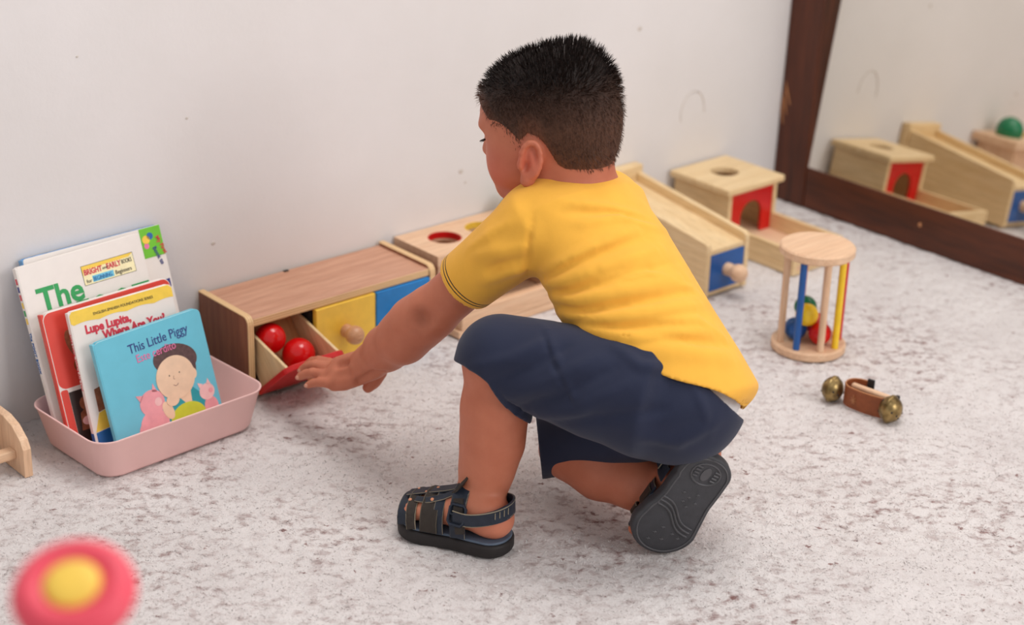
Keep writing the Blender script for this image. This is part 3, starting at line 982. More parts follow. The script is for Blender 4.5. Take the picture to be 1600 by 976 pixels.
# ------------------------------------------------------------------ the boy: implicit surfaces meshed with surface nets
class Field:
    def __init__(self, lo, hi, h, cap=0.05):
        self.lo = np.array(lo, float)
        self.h = h
        self.n = np.ceil((np.array(hi) - self.lo) / h).astype(int) + 1
        self.v = np.full(self.n, cap, np.float32)
        self.cap = cap

    def sub(self, lo, hi):
        a = np.clip(np.floor((np.array(lo) - self.lo) / self.h).astype(int), 0, self.n)
        b = np.clip(np.ceil((np.array(hi) - self.lo) / self.h).astype(int) + 1, 0, self.n)
        sl = tuple(slice(i, j) for i, j in zip(a, b))
        ax = [(self.lo[k] + self.h * np.arange(a[k], b[k])).astype(np.float32) for k in range(3)]
        P = np.stack(np.meshgrid(*ax, indexing='ij'), -1)
        return sl, P

    def put(self, prim, k=0.0, op='add', mar=0.04):
        lo, hi, fn = prim
        sl, P = self.sub(np.array(lo) - mar, np.array(hi) + mar)
        if P.size == 0:
            return self
        d = np.minimum(fn(P), self.cap) if op == 'add' else fn(P)
        a = self.v[sl]
        if op == 'cut':
            d = -d
            a, d = -a, -d          # smooth max(a, d)
            d = d
            if k:
                hh = np.maximum(k - np.abs(a - d), 0) / k
                r = np.minimum(a, d) - hh * hh * k * 0.25
            else:
                r = np.minimum(a, d)
            r = -r
        else:
            if k:
                hh = np.maximum(k - np.abs(a - d), 0) / k
                r = np.minimum(a, d) - hh * hh * k * 0.25
            else:
                r = np.minimum(a, d)
        self.v[sl] = r
        return self

    def grid(self):
        ax = [(self.lo[k] + self.h * np.arange(self.n[k])).astype(np.float32) for k in range(3)]
        return np.stack(np.meshgrid(*ax, indexing='ij'), -1)

    def mesh(self):
        f = self.v
        s = f < 0
        cnt = np.zeros(tuple(self.n - 1), np.int8)
        for i in (0, 1):
            for j in (0, 1):
                for k in (0, 1):
                    cnt += s[i:self.n[0] - 1 + i, j:self.n[1] - 1 + j, k:self.n[2] - 1 + k]
        act = (cnt > 0) & (cnt < 8)
        idx = np.argwhere(act)
        m = len(idx)
        ids = np.full(act.shape, -1, np.int32)
        ids[act] = np.arange(m)
        acc = np.zeros((m, 3))
        num = np.zeros(m)
        for ax in range(3):
            o1, o2 = [q for q in range(3) if q != ax]
            for a in (0, 1):
                for b in (0, 1):
                    p = idx.copy()
                    p[:, o1] += a
                    p[:, o2] += b
                    q = p.copy()
                    q[:, ax] += 1
                    fa = f[p[:, 0], p[:, 1], p[:, 2]]
                    fb = f[q[:, 0], q[:, 1], q[:, 2]]
                    c = (fa < 0) != (fb < 0)
                    t = np.where(c, fa / np.where(c, fa - fb, 1), 0)
                    pos = p.astype(float)
                    pos[:, ax] += t
                    acc[c] += pos[c]
                    num[c] += 1
        V = self.lo + self.h * acc / num[:, None]
        Q = []
        for ax in range(3):
            o1, o2 = (ax + 1) % 3, (ax + 2) % 3
            A = np.take(s, np.arange(0, self.n[ax] - 1), axis=ax)
            B = np.take(s, np.arange(1, self.n[ax]), axis=ax)
            e = np.argwhere(A != B)
            ok = (e[:, o1] > 0) & (e[:, o2] > 0) & (e[:, o1] < self.n[o1] - 1) & (e[:, o2] < self.n[o2] - 1)
            e = e[ok]
            ins = s[e[:, 0], e[:, 1], e[:, 2]]
            c = []
            for d1, d2 in ((-1, -1), (0, -1), (0, 0), (-1, 0)):
                p = e.copy()
                p[:, o1] += d1
                p[:, o2] += d2
                c.append(ids[p[:, 0], p[:, 1], p[:, 2]])
            c = np.stack(c, 1)
            c[~ins] = c[~ins][:, ::-1]
            Q.append(c)
        return V, np.concatenate(Q)


def mesh_from(name, V, Q, mat, parent, attrs=None, smooth_it=0):
    if smooth_it:
        E = np.concatenate([Q[:, [0, 1]], Q[:, [1, 2]], Q[:, [2, 3]], Q[:, [3, 0]]])
        for it in range(smooth_it):
            lamb = 0.5
            s_ = np.zeros_like(V)
            c_ = np.zeros(len(V))
            for a, b in ((0, 1), (1, 0)):
                for k in range(3):
                    s_[:, k] += np.bincount(E[:, a], V[E[:, b], k], len(V))
                c_ += np.bincount(E[:, a], minlength=len(V))
            V = V + lamb * (s_ / np.maximum(c_, 1)[:, None] - V)
    me = bpy.data.meshes.new(name)
    me.vertices.add(len(V))
    me.vertices.foreach_set('co', V.astype(np.float32).reshape(-1))
    me.loops.add(4 * len(Q))
    me.loops.foreach_set('vertex_index', Q.astype(np.int32).reshape(-1))
    me.polygons.add(len(Q))
    me.polygons.foreach_set('loop_start', np.arange(0, 4 * len(Q), 4, dtype=np.int32))
    me.polygons.foreach_set('use_smooth', np.ones(len(Q), bool))
    me.update()
    me.validate()
    for k, arr in (attrs or {}).items():
        if arr.ndim == 2:
            at_ = me.attributes.new(k, 'FLOAT_COLOR', 'POINT')
            at_.data.foreach_set('color', np.concatenate([arr, np.ones((len(arr), 1))], 1).astype(np.float32).reshape(-1))
        else:
            at_ = me.attributes.new(k, 'FLOAT', 'POINT')
            at_.data.foreach_set('value', arr.astype(np.float32))
    return link(name, me, mat, parent), V


def cone(A, B, ra, rb):
    A, B = np.array(A, float), np.array(B, float)
    m = max(ra, rb)

    def fn(P):
        d = B - A
        L = float(d @ d) or 1e-9
        q = P - A.astype(np.float32)
        t = np.clip(q @ (d / L).astype(np.float32), 0, 1)
        return np.linalg.norm(q - t[..., None] * d.astype(np.float32), axis=-1) - (ra + (rb - ra) * t)
    return np.minimum(A, B) - m, np.maximum(A, B) + m, fn


def chain(F_, pts, k):
    for (a, ra), (b, rb) in zip(pts, pts[1:]):
        F_.put(cone(a, b, ra, rb), k)


def ellipsoid(c, axes, rad):
    c = np.array(c, float)
    A = np.array(axes, float)
    r = np.array(rad, float)
    m = r.max()

    def fn(P):
        q = ((P - c.astype(np.float32)) @ A.T.astype(np.float32)) / r.astype(np.float32)
        k0 = np.linalg.norm(q, axis=-1)
        k1 = np.linalg.norm(q / r.astype(np.float32), axis=-1)
        return k0 * (k0 - 1) / np.maximum(k1, 1e-4)
    return c - m, c + m, fn


def sweep(st, lat, cap=0.03):
    """Elliptic tube: stations (centre, half width along lat, half depth); lat one vector or one per station."""
    Cn = np.array([s_[0] for s_ in st], float)
    a = np.array([s_[1] for s_ in st])
    b = np.array([s_[2] for s_ in st])
    Lt = np.array(lat, float)
    if Lt.ndim == 1:
        Lt = np.repeat(Lt[None], len(st), 0)
    m = max(a.max(), b.max()) + cap

    def fn(P):
        best = np.full(P.shape[:-1], 1e9, np.float32)
        out = np.full(P.shape[:-1], 1.0, np.float32)
        for i in range(len(st) - 1):
            A, d = Cn[i], Cn[i + 1] - Cn[i]
            L = np.linalg.norm(d)
            q = P - A.astype(np.float32)
            tr = q @ (d / L / L).astype(np.float32)
            t = np.clip(tr, 0, 1)
            r = q - t[..., None] * d.astype(np.float32)
            D2 = (r * r).sum(-1)
            u_ = d / L
            l0 = Lt[i] * 0.5 + Lt[i + 1] * 0.5
            l0 = l0 - u_ * (l0 @ u_)
            l0 /= np.linalg.norm(l0)
            n0 = np.cross(u_, l0)
            aa = a[i] + (a[i + 1] - a[i]) * t
            bb = b[i] + (b[i + 1] - b[i]) * t
            x, y, z = r @ l0.astype(np.float32), r @ n0.astype(np.float32), r @ u_.astype(np.float32)
            ca_ = np.maximum(aa, bb)
            if i == 0:
                ca_ = np.where(tr < 0, cap, ca_)
            if i == len(st) - 2:
                ca_ = np.where(tr > 1, cap, ca_)
            k0 = np.sqrt((x / aa) ** 2 + (y / bb) ** 2 + (z / ca_) ** 2)
            k1 = np.sqrt((x / aa ** 2) ** 2 + (y / bb ** 2) ** 2 + (z / ca_ ** 2) ** 2)
            dd = k0 * (k0 - 1) / np.maximum(k1, 1e-3)
            dd = np.where(k0 < 1e-3, -np.minimum(aa, bb), dd)
            out = np.where(D2 < best, dd, out)
            best = np.minimum(best, D2)
        return out
    return Cn.min(0) - m, Cn.max(0) + m, fn


def unit(v):
    v = np.array(v, float)
    return v / np.linalg.norm(v)


LO, HI = (1.13, -0.99, -0.005), (1.70, -0.17, 0.70)

# joints (pixel of the photograph, distance from the camera)
sh_l, el_l, fo_l, wr_l = at(826, 362, 2.222), at(672, 490, 2.32), at(630, 527, 2.365), at(583, 562, 2.43)
sh_r, el_r, wr_r = at(955, 326, 2.34), at(938, 410, 2.42), at(915, 428, 2.50)
pel = at(1050, 605, 2.19)
hip_l, hip_r = at(1005, 618, 2.155), at(1090, 600, 2.23)
kn_l, an_l = at(778, 556, 2.185), at(752, 776, 2.246)
kn_r, an_r = at(893, 700, 2.325), at(1045, 766, 2.262)
neck = at(888, 292, 2.262)
spine = [(at(895, 300, 2.262), 0.060, 0.050), (at(912, 330, 2.255), 0.080, 0.048), (at(945, 395, 2.235), 0.084, 0.056), (at(985, 470, 2.215), 0.082, 0.059),
         (at(1020, 545, 2.20), 0.083, 0.062), (at(1048, 605, 2.19), 0.086, 0.064)]
latv = unit((0.985, 0.12, -0.05))

# head frame: facing, right, up
hp = R(-11)
h_yaw = np.array([-0.40, 0.917, 0.0])
h_f = unit(h_yaw * math.cos(hp) + np.array([0, 0, math.sin(hp)]))
h_s = unit(np.cross(h_yaw, (0, 0, 1)))
h_u = np.cross(h_s, h_f)
rollh = R(-3)
h_s, h_u = math.cos(rollh) * h_s + math.sin(rollh) * h_u, -math.sin(rollh) * h_s + math.cos(rollh) * h_u
HC = at(857, 197, 2.245)
HS = 0.965
HA = np.array([h_f, h_s, h_u])


def hd(f, s, u):
    return HC + (h_f * f + h_s * s + h_u * u) * HS


boy = empty('person', (1.40, -0.70, 0), 'crouching child in yellow polo shirt, navy shorts and sandals reaching into the red drawer', 'person')
OFF = np.array([1.40, -0.70, 0.0])

# foot frames: origin under the heel, axes toe / outward / up
LF = 0.151
fx_l = unit((-0.405, 0.914, 0))
fz_l = np.array([0, 0, 1.0])
fy_l = np.cross(fz_l, fx_l)            # outward for the left foot
fo_lo = np.array([1.2975, -0.6895, 0.0])
toe_r, heel_r = at(1014, 860, 2.226), at(1118, 721, 2.165)
fx_r = unit(toe_r - heel_r)
fz_r = unit(fw * 0.93 - cr * 0.32 + cu * 0.10)
fz_r = unit(fz_r - fx_r * (fz_r @ fx_r))
fy_r = -np.cross(fz_r, fx_r)           # outward for the right foot
LFR = 0.153


def foot_pt(side, x, y, z):
    if side == 'l':
        return fo_lo + fx_l * x + fy_l * y + fz_l * z
    return heel_r + fx_r * x + fy_r * y + fz_r * z


FHX = [0, 0.08, 0.2, 0.3, 0.42, 0.55, 0.7, 0.85, 0.95, 1.0]
FHY = [0.034, 0.046, 0.060, 0.060, 0.052, 0.043, 0.035, 0.027, 0.021, 0.012]
ZS = 0.020


def half_w(x):
    w_ = float(np.interp(x, [0, 0.15, 0.3, 0.45, 0.6, 0.75, 1], [0.0265, 0.0275, 0.0282, 0.0278, 0.0310, 0.0345, 0.0330]))
    if x < 0.16:
        w_ *= math.sqrt(max(0.02, 1 - ((0.16 - x) / 0.16) ** 2))
    if x > 0.76:
        w_ *= math.sqrt(max(0.02, 1 - ((x - 0.76) / 0.24) ** 2))
    return w_


def top_h(x):
    return float(np.interp(x, FHX, FHY))


def build_foot(Fd, side, L, ank, shin_pt):
    st = []
    for x in (0.10, 0.22, 0.36, 0.5, 0.64, 0.78, 0.88):
        hh = top_h(x) * 0.96 * (0.8 if x < 0.3 else 1)
        st.append((foot_pt(side, x * L, 0, ZS + hh / 2), half_w(x) * 0.90, hh / 2))
    Fd.put(sweep(st, fy_l if side == 'l' else fy_r, 0.016), 0.008)
    Fd.put(ellipsoid(foot_pt(side, 0.135 * L, 0, ZS + 0.021), [fx_l, fy_l, fz_l] if side == 'l' else [fx_r, fy_r, fz_r], (0.023, 0.023, 0.023)), 0.012)
    chain(Fd, [(ank, 0.0255), (foot_pt(side, 0.2 * L, 0, ZS + 0.026), 0.021)], 0.015)
    chain(Fd, [(ank, 0.022), (foot_pt(side, 0.42 * L, 0, ZS + 0.026), 0.019)], 0.015)
    for k, (y, r) in enumerate(((-0.019, 0.0085), (-0.0065, 0.0072), (0.004, 0.0068), (0.0135, 0.0064), (0.022, 0.006))):
        x1 = 0.955 - 0.028 * k - (0.004 * k if k > 2 else 0)
        chain(Fd, [(foot_pt(side, 0.80 * L, y * 0.95, ZS + 0.012), r), (foot_pt(side, x1 * L, y, ZS + r), r)], 0.004)


# ---- body
Bd = Field(LO, HI, 0.0024)
# head
Bd.put(ellipsoid(hd(-0.010, 0, 0.012), HA, np.array((0.089, 0.0705, 0.081)) * HS), 0)
Bd.put(ellipsoid(hd(0.030, 0, -0.026), HA, np.array((0.052, 0.059, 0.062)) * HS), 0.03)
Bd.put(ellipsoid(hd(0.046, 0, 0.030), HA, np.array((0.034, 0.050, 0.036)) * HS), 0.03)
for s in (-1, 1):
    Bd.put(ellipsoid(hd(0.043, 0.031 * s, -0.046), HA, np.array((0.030, 0.027, 0.031)) * HS), 0.02)
Bd.put(ellipsoid(hd(0.060, 0, -0.078), HA, np.array((0.021, 0.026, 0.019)) * HS), 0.025)
chain(Bd, [(hd(0.075, 0, 0.008), 0.006), (hd(0.0915, 0, -0.0265), 0.0082)], 0.014)
for s in (-1, 1):
    Bd.put(ellipsoid(hd(0.085, 0.0075 * s, -0.030), HA, np.array((0.007, 0.006, 0.005)) * HS), 0.006)
    Bd.put(ellipsoid(hd(0.086, 0.029 * s, -0.002), HA, np.array((0.012, 0.013, 0.009)) * HS), 0.012, 'cut')
    Bd.put(ellipsoid(hd(0.066, 0.028 * s, -0.003), HA, np.array((0.0125, 0.0125, 0.0115)) * HS), 0.003)
    Bd.put(ellipsoid(hd(0.073, 0.028 * s, 0.013), HA, np.array((0.009, 0.017, 0.006)) * HS), 0.010)
Bd.put(ellipsoid(hd(0.0835, 0, -0.0505), HA, np.array((0.0085, 0.015, 0.0045)) * HS), 0.006)
Bd.put(ellipsoid(hd(0.0815, 0, -0.0585), HA, np.array((0.0085, 0.013, 0.005)) * HS), 0.006)
# ears
for s in (-1, 1):
    eu = unit(h_u * 0.97 - h_f * 0.22)
    ef = unit(h_f * 0.90 + h_s * s * -0.0 + h_u * 0.2)
    en = unit(h_s * s * 0.93 - h_f * 0.36)
    ef = unit(np.cross(eu, en)) * (1 if np.dot(np.cross(eu, en), h_f) > 0 else -1)
    ec = hd(-0.004, 0.0715 * s, -0.030)
    EA = [ef, en, eu]
    Bd.put(ellipsoid(ec, EA, (0.0142, 0.0066, 0.0272)), 0.005)
    # helix rim
    ring = []
    for k in range(13):
        a = R(-70 + 300 * k / 12)
        rx, ru = 0.0122 + 0.001 * math.sin(a), 0.0250
        ring.append((ec - ef * rx * math.cos(a + 0.0) * 1.0 + eu * ru * math.sin(a) * (1.0 if math.sin(a) > 0 else 0.8) + en * 0.0058, 0.0035))
    Bd.put(ellipsoid(ec + en * 0.0085 + ef * 0.0005 + eu * 0.006, EA, (0.0092, 0.0066, 0.0165)), 0.0025, 'cut')
    chain(Bd, ring[:11], 0.0025)
    Bd.put(cone(ec + ef * 0.001 + eu * 0.010 + en * 0.003, ec - ef * 0.006 - eu * 0.010 + en * 0.0045, 0.0028, 0.0036), 0.004)
    Bd.put(ellipsoid(ec + ef * 0.006 - eu * 0.007 + en * 0.006, EA, (0.0055, 0.0070, 0.0075)), 0.003, 'cut')
    Bd.put(ellipsoid(ec + ef * 0.0125 - eu * 0.006 + en * 0.003, EA, (0.0045, 0.0045, 0.006)), 0.004)
    Bd.put(ellipsoid(ec + ef * 0.003 - eu * 0.025 + en * 0.002, EA, (0.0085, 0.0055, 0.0085)), 0.004)
# neck and trunk
chain(Bd, [(hd(-0.030, 0, -0.045), 0.047), (neck + np.array([0, 0, -0.01]), 0.045)], 0.02)
Bd.put(sweep(spine, latv, 0.05), 0.03)
# arms
chain(Bd, [(sh_l, 0.034), (at(748, 425, 2.262), 0.0325), (el_l, 0.0325), (at(650, 506, 2.342), 0.0342), (fo_l, 0.0328), (at(604, 544, 2.40), 0.0285), (wr_l, 0.0232)], 0.015)
chain(Bd, [(sh_r, 0.036), (el_r, 0.029), (wr_r, 0.022)], 0.015)
r_dir = unit(wr_r - el_r)
r_lat = unit(np.cross(r_dir, (0, 0, 1)))
Bd.put(sweep([(wr_r, 0.020, 0.017), (wr_r + r_dir * 0.045, 0.026, 0.013)], r_lat, 0.010), 0.010)
for k_, l_ in enumerate((0.040, 0.046, 0.043, 0.034)):
    b_ = wr_r + r_dir * 0.046 + r_lat * (-0.019 + 0.0127 * k_)
    chain(Bd, [(b_, 0.0072), (b_ + r_dir * l_ * 0.6 - np.array([0, 0, 0.006]), 0.0066), (b_ + r_dir * l_ - np.array([0, 0, 0.016]), 0.0060)], 0.002)
chain(Bd, [(wr_r + r_dir * 0.012 - r_lat * 0.018, 0.011), (wr_r + r_dir * 0.036 - r_lat * 0.036, 0.0082), (wr_r + r_dir * 0.054 - r_lat * 0.040, 0.0072)], 0.006)
# left hand: palm, fingers over the drawer knob, thumb hanging behind
pk = at(524, 584, 2.468)
p_dir = unit(pk - wr_l)
p_lat = unit(-cu * 0.80 - fw * 0.45 + cr * 0.05)
p_lat = unit(p_lat - p_dir * (p_lat @ p_dir))
p_nrm = np.cross(p_dir, p_lat)
if p_nrm @ fw > 0:
    p_nrm = -p_nrm
Bd.put(sweep([(wr_l, 0.0235, 0.0200), (at(562, 574, 2.443), 0.0255, 0.0185), (at(540, 581, 2.458), 0.0270, 0.0160), (at(524, 584, 2.469), 0.0255, 0.0125)], p_lat, 0.012), 0.014)
fing = {
    'index': [(514, 567, 2.505), (498, 563, 2.522), (488, 564, 2.532), (481, 568, 2.538)],
    'middle': [(509, 574, 2.492), (491, 570, 2.510), (480, 572, 2.522), (472, 577, 2.528)],
    'ring': [(508, 586, 2.472), (489, 582, 2.490), (478, 584, 2.500), (469, 588, 2.506)],
    'little': [(513, 598, 2.456), (499, 597, 2.466), (490, 598, 2.472), (482, 601, 2.476)],
}
nails = []
for nm, pp in fing.items():
    rr = {'index': 0.0068, 'middle': 0.0070, 'ring': 0.0070, 'little': 0.0064}[nm]
    P_ = [at(*q) for q in pp]
    rad = [rr * 1.12, rr * 1.03, rr * 0.95, rr * 0.86]
    Bd.put(cone(at(545, 580, 2.46), P_[0], 0.011, rr * 1.1), 0.005)
    chain(Bd, list(zip(P_, rad)), 0.0018)
    nails.append((P_[2], P_[3], rad[3]))
chain(Bd, [(at(570, 572, 2.465), 0.0150), (at(590, 580, 2.476), 0.0118), (at(584, 594, 2.480), 0.0092), (at(575, 605, 2.480), 0.0080)], 0.008)
for a_, b_ in (((546, 568, 2.44), (528, 571, 2.452)), ((545, 583, 2.43), (526, 586, 2.44)), ((560, 596, 2.43), (600, 572, 2.395))):
    Bd.put(cone(at(*a_), at(*b_), 0.004, 0.004), 0.008, 'cut')
# elbow dimple
Bd.put(ellipsoid(at(657, 500, 2.285), np.eye(3), (0.010, 0.010, 0.010)), 0.015, 'cut')
# legs
chain(Bd, [(hip_l, 0.055), (kn_l, 0.040), (at(773, 640, 2.212), 0.0385), (at(769, 690, 2.228), 0.0365), (at(760, 736, 2.240), 0.0305), (an_l, 0.0255)], 0.02)
chain(Bd, [(hip_r, 0.055), (kn_r, 0.038), (at(940, 732, 2.305), 0.037), (at(995, 752, 2.28), 0.033), (an_r, 0.0255)], 0.02)
build_foot(Bd, 'l', LF, an_l, None)
build_foot(Bd, 'r', LFR, an_r, None)
V, Q = Bd.mesh()

# skin colour by region
base = np.array(lin(192, 112, 84)[:3])
col = np.repeat(base[None], len(V), 0)


def blend(ctr, rad, rgb, amt):
    d = np.linalg.norm(V - np.array(ctr), axis=1)
    wgt = (np.clip(1 - d / rad, 0, 1) ** 1.5 * amt)[:, None]
    c = np.array(lin(*rgb)[:3])
    col[:] = col * (1 - wgt) + c * wgt


blend(hd(0.055, -0.05, -0.045), 0.05, (206, 100, 82), 0.75)
blend(hd(0.055, 0.05, -0.045), 0.05, (206, 100, 82), 0.75)
blend(hd(-0.004, -0.075, -0.030), 0.036, (206, 98, 76), 0.8)
blend(hd(0.084, 0, -0.054), 0.018, (190, 84, 78), 0.9)
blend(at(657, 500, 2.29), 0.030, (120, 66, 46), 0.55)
blend(at(480, 590, 2.5), 0.06, (206, 130, 102), 0.7)
blend(foot_pt('l', 0.1, 0, 0.03), 0.12, (224, 150, 120), 0.8)
blend(foot_pt('l', 0.02, 0, 0.03), 0.05, (228, 148, 122), 0.7)
blend(at(745, 792, 2.22), 0.03, (150, 86, 58), 0.5)

t = NT('skin', 0.48, 0.35)
ca = t.n('Attribute', attribute_name='tone')
v = t.coord()
c = t.mix(0.10, ca.outputs['Color'], t.ramp(t.noise(v, 45, 4), (0.3, lin(150, 84, 62)), (0.7, lin(226, 160, 128))))
t.color(c)
t.b.inputs['Subsurface Weight'].default_value = 0.12
t.b.inputs['Subsurface Radius'].default_value = (0.010, 0.004, 0.002)
t.b.inputs['Subsurface Scale'].default_value = 0.6
t.bump(t.noise(v, 500, 3), 0.12, 0.0006)
M['skin'] = t.m
body, V = mesh_from('body', V - OFF, Q, 'skin', boy, {'tone': col}, 2)
for a_, b_, r_ in nails:
    d = unit(b_ - a_)
    nr_ = unit(-fw - d * (-fw @ d))
    lat_ = np.cross(d, nr_)
    c_ = b_ + nr_ * r_ * 0.83 + d * r_ * 0.25 - OFF
    mtx = Matrix(((d[0], lat_[0], nr_[0], c_[0]), (d[1], lat_[1], nr_[1], c_[1]), (d[2], lat_[2], nr_[2], c_[2]), (0, 0, 0, 1)))
    MB().ball((0, 0, 0), (r_ * 0.58, r_ * 0.55, r_ * 0.22), 14, mtx).done('fingernail', 'nail', body, 180)

# eyes, lashes and brows
for s in (-1, 1):
    lash = [hd(0.0735 + 0.0075 * math.cos(a), 0.028 * s + 0.0125 * math.sin(a) * 1.0, -0.0075 - 0.0018 * math.cos(a)) - OFF for a in np.linspace(-1.3, 1.3, 9)]
    MB().tube(lash, [0.0004] + [0.0011] * 7 + [0.0004], 5).done('eyelashes', 'lash', body)
    tip = MB()
    for a in np.linspace(-1.2, 1.2, 9):
        b0 = hd(0.0735 + 0.0078 * math.cos(a), 0.028 * s + 0.0125 * math.sin(a), -0.0080) - OFF
        tip.tube([b0, b0 + h_f * 0.005 * max(0.3, math.cos(a)) + h_s * 0.003 * math.sin(a) - h_u * 0.0015], [0.0005, 0.0002], 4)
    tip.done('eyelashes', 'lash', body)
    br = [hd(0.0805 - 0.010 * (k / 6) ** 2, (0.014 + 0.028 * k / 6) * s, 0.016 + 0.004 * math.sin(math.pi * k / 6)) - OFF for k in range(7)]
    MB().tube(br, [0.001, 0.002, 0.0023, 0.0022, 0.002, 0.0016, 0.0008], 6).done('eyebrow', 'lash', body)

# ---- hair: a close cap and many short strands
GF = [0.09, 0.072, 0.058, 0.046, 0.036, 0.028, 0.018, 0.012, 0.007, -0.004, -0.018, -0.026, -0.034, -0.046, -0.070, -0.11]
GU = [0.046, 0.040, 0.026, 0.006, -0.006, -0.026, -0.030, -0.022, -0.004, 0.006, 0.000, -0.012, -0.038, -0.054, -0.062, -0.064]


def hairline(f):
    return np.interp(-np.asarray(f), [-x for x in GF], GU)


HF = Field(HC - 0.135, HC + 0.135, 0.002)
HF.put(ellipsoid(hd(-0.010, 0, 0.012), HA, np.array((0.0915, 0.0725, 0.0835)) * HS), 0)
HF.put(ellipsoid(hd(0.048, 0, 0.034), HA, np.array((0.0355, 0.0515, 0.0365)) * HS), 0.03)
HF.put(ellipsoid(hd(-0.010, 0, 0.040), HA, np.array((0.076, 0.060, 0.058)) * HS), 0.02)
HF.put(ellipsoid(hd(-0.042, 0, 0.052), HA, np.array((0.046, 0.044, 0.046)) * HS), 0.02)
HF.put(cone(hd(-0.034, 0, -0.030), hd(-0.030, 0, -0.05), 0.046, 0.045), 0.025)
P = HF.grid()
q = (P - HC) @ HA.T / HS
cutd = (hairline(q[..., 0]) - q[..., 2]) * 0.75
HF.v = np.maximum(HF.v, cutd.astype(np.float32))
Vh, Qh = HF.mesh()
qh = (Vh - HC) @ HA.T / HS
topw = np.clip((qh[:, 2] - 0.002) / 0.065, 0, 1)
edge = np.clip(1 - (qh[:, 2] - hairline(qh[:, 0])) / 0.03, 0, 1)
hc_ = np.array(lin(92, 60, 44)[:3])[None] * (1 - topw[:, None]) + np.array(lin(24, 18, 17)[:3])[None] * topw[:, None]
hc_ = hc_ * (1 - 0.5 * edge[:, None]) + np.array(lin(140, 84, 58)[:3])[None] * 0.5 * edge[:, None]
t = NT('hair', 0.5, 0.22)
ca = t.n('Attribute', attribute_name='tone')
v = t.coord()
t.color(t.mix(0.22, ca.outputs['Color'], t.ramp(t.noise(v, 260, 3), (0.35, lin(18, 13, 12)), (0.7, lin(78, 50, 36)))))
t.bump(t.noise(v, 420, 3), 0.7, 0.002)
M['hair'] = t.m
hair, Vs = mesh_from('hair', Vh - OFF, Qh, 'hair', boy, {'tone': hc_}, 1)
# strands
me = hair.data
nv = np.zeros(len(Vs) * 3, np.float32)
me.vertex_normals.foreach_get('vector', nv)
nv = nv.reshape(-1, 3).astype(float)
NS = 15000
pick = rng.integers(0, len(Vh), NS)
ok = (qh[pick, 2] > hairline(qh[pick, 0]) + np.where(qh[pick, 0] < -0.02, 0.0095, 0.003)) & (np.einsum('ij,ij->i', nv[pick], (Vh[pick] - HC)) > 0.02)
pick = pick[ok]
NS = len(pick)
p0 = Vh[pick] - OFF
nn = nv[pick]
qq = qh[pick]
top = np.clip((qq[:, 2] - 0.012 + np.clip(-qq[:, 0], 0, 1) * 0.15) / 0.075, 0, 1)[:, None]
crown = np.exp(-((qq[:, 0] + 0.055) ** 2 + (qq[:, 2] - 0.085) ** 2) / 0.0016)[:, None]
front = np.clip((qq[:, 0] - 0.03) / 0.04, 0, 1)[:, None]
flow = (-h_u * 1.0 - h_f * 0.25)[None] * (1 - top) + top * ((-h_f * 0.25 + h_u * 0.35)[None] + front * (h_f * 0.75)[None] + crown * (h_u * 0.9 - h_f * 0.1)[None])
flow = flow + rng.normal(0, 0.22, (NS, 3))
lift = 0.18 + 0.35 * top
dirv = flow + nn * lift
dirv /= np.linalg.norm(dirv, axis=1)[:, None]
dirv = dirv + nn * np.maximum(0.08 - np.einsum('ij,ij->i', dirv, nn), 0)[:, None]
ln = (0.0055 + 0.0065 * top[:, 0] + 0.005 * crown[:, 0]) * rng.uniform(0.7, 1.25, NS)
wv = np.cross(dirv, nn)
wv /= np.maximum(np.linalg.norm(wv, axis=1), 1e-6)[:, None]
wd = rng.uniform(0.00035, 0.0006, NS)[:, None]
mid = p0 + dirv * (ln * 0.55)[:, None] + nn * 0.0004
end = p0 + dirv * ln[:, None] - np.array([0, 0, 1.0]) * (ln * 0.10)[:, None]
base_ = p0 - nn * 0.0015
VV = np.stack([base_ - wv * wd, base_ + wv * wd, mid + wv * wd * 0.8, mid - wv * wd * 0.8, end], 1).reshape(-1, 3)
FF = []
i5 = np.arange(NS) * 5
ql = np.stack([i5, i5 + 1, i5 + 2, i5 + 3], 1)
tl = np.stack([i5 + 3, i5 + 2, i5 + 4], 1)
me2 = bpy.data.meshes.new('hair_strands')
me2.vertices.add(len(VV))
me2.vertices.foreach_set('co', VV.astype(np.float32).reshape(-1))
lv = np.concatenate([ql.reshape(-1), tl.reshape(-1)]).astype(np.int32)
me2.loops.add(len(lv))
me2.loops.foreach_set('vertex_index', lv)
me2.polygons.add(2 * NS)
me2.polygons.foreach_set('loop_start', np.concatenate([np.arange(0, 4 * NS, 4), 4 * NS + np.arange(0, 3 * NS, 3)]).astype(np.int32))
me2.update()
tone = np.repeat(hc_[pick] * rng.uniform(0.7, 1.25, (NS, 1)), 5, 0)
a2 = me2.attributes.new('tone', 'FLOAT_COLOR', 'POINT')
a2.data.foreach_set('color', np.concatenate([tone, np.ones((len(tone), 1))], 1).astype(np.float32).reshape(-1))
hs = link('hair_strands', me2, 'hair', hair)
tag(hs, None, None, None, 'stuff')


# ---- shirt
def cloth(name, rgb, rough=0.85, weave=900, fold=0.25):
    t = NT(name, rough, 0.15)
    v = t.coord()
    c0 = lin(*rgb)
    c = t.ramp(t.noise(v, 26, 4), (0.3, tuple(x * 0.95 for x in c0[:3]) + (1,)), (0.7, tuple(min(1, x * 1.03) for x in c0[:3]) + (1,)))
    t.b.inputs['Sheen Weight'].default_value = 0.12
    h = t.mix(0.35, t.noise(v, weave, 2), t.noise(t.coord((1, 1, 2.2)), 34, 3))
    t.bump(h, fold, 0.0022)
    M[name] = t.m
    return t, c


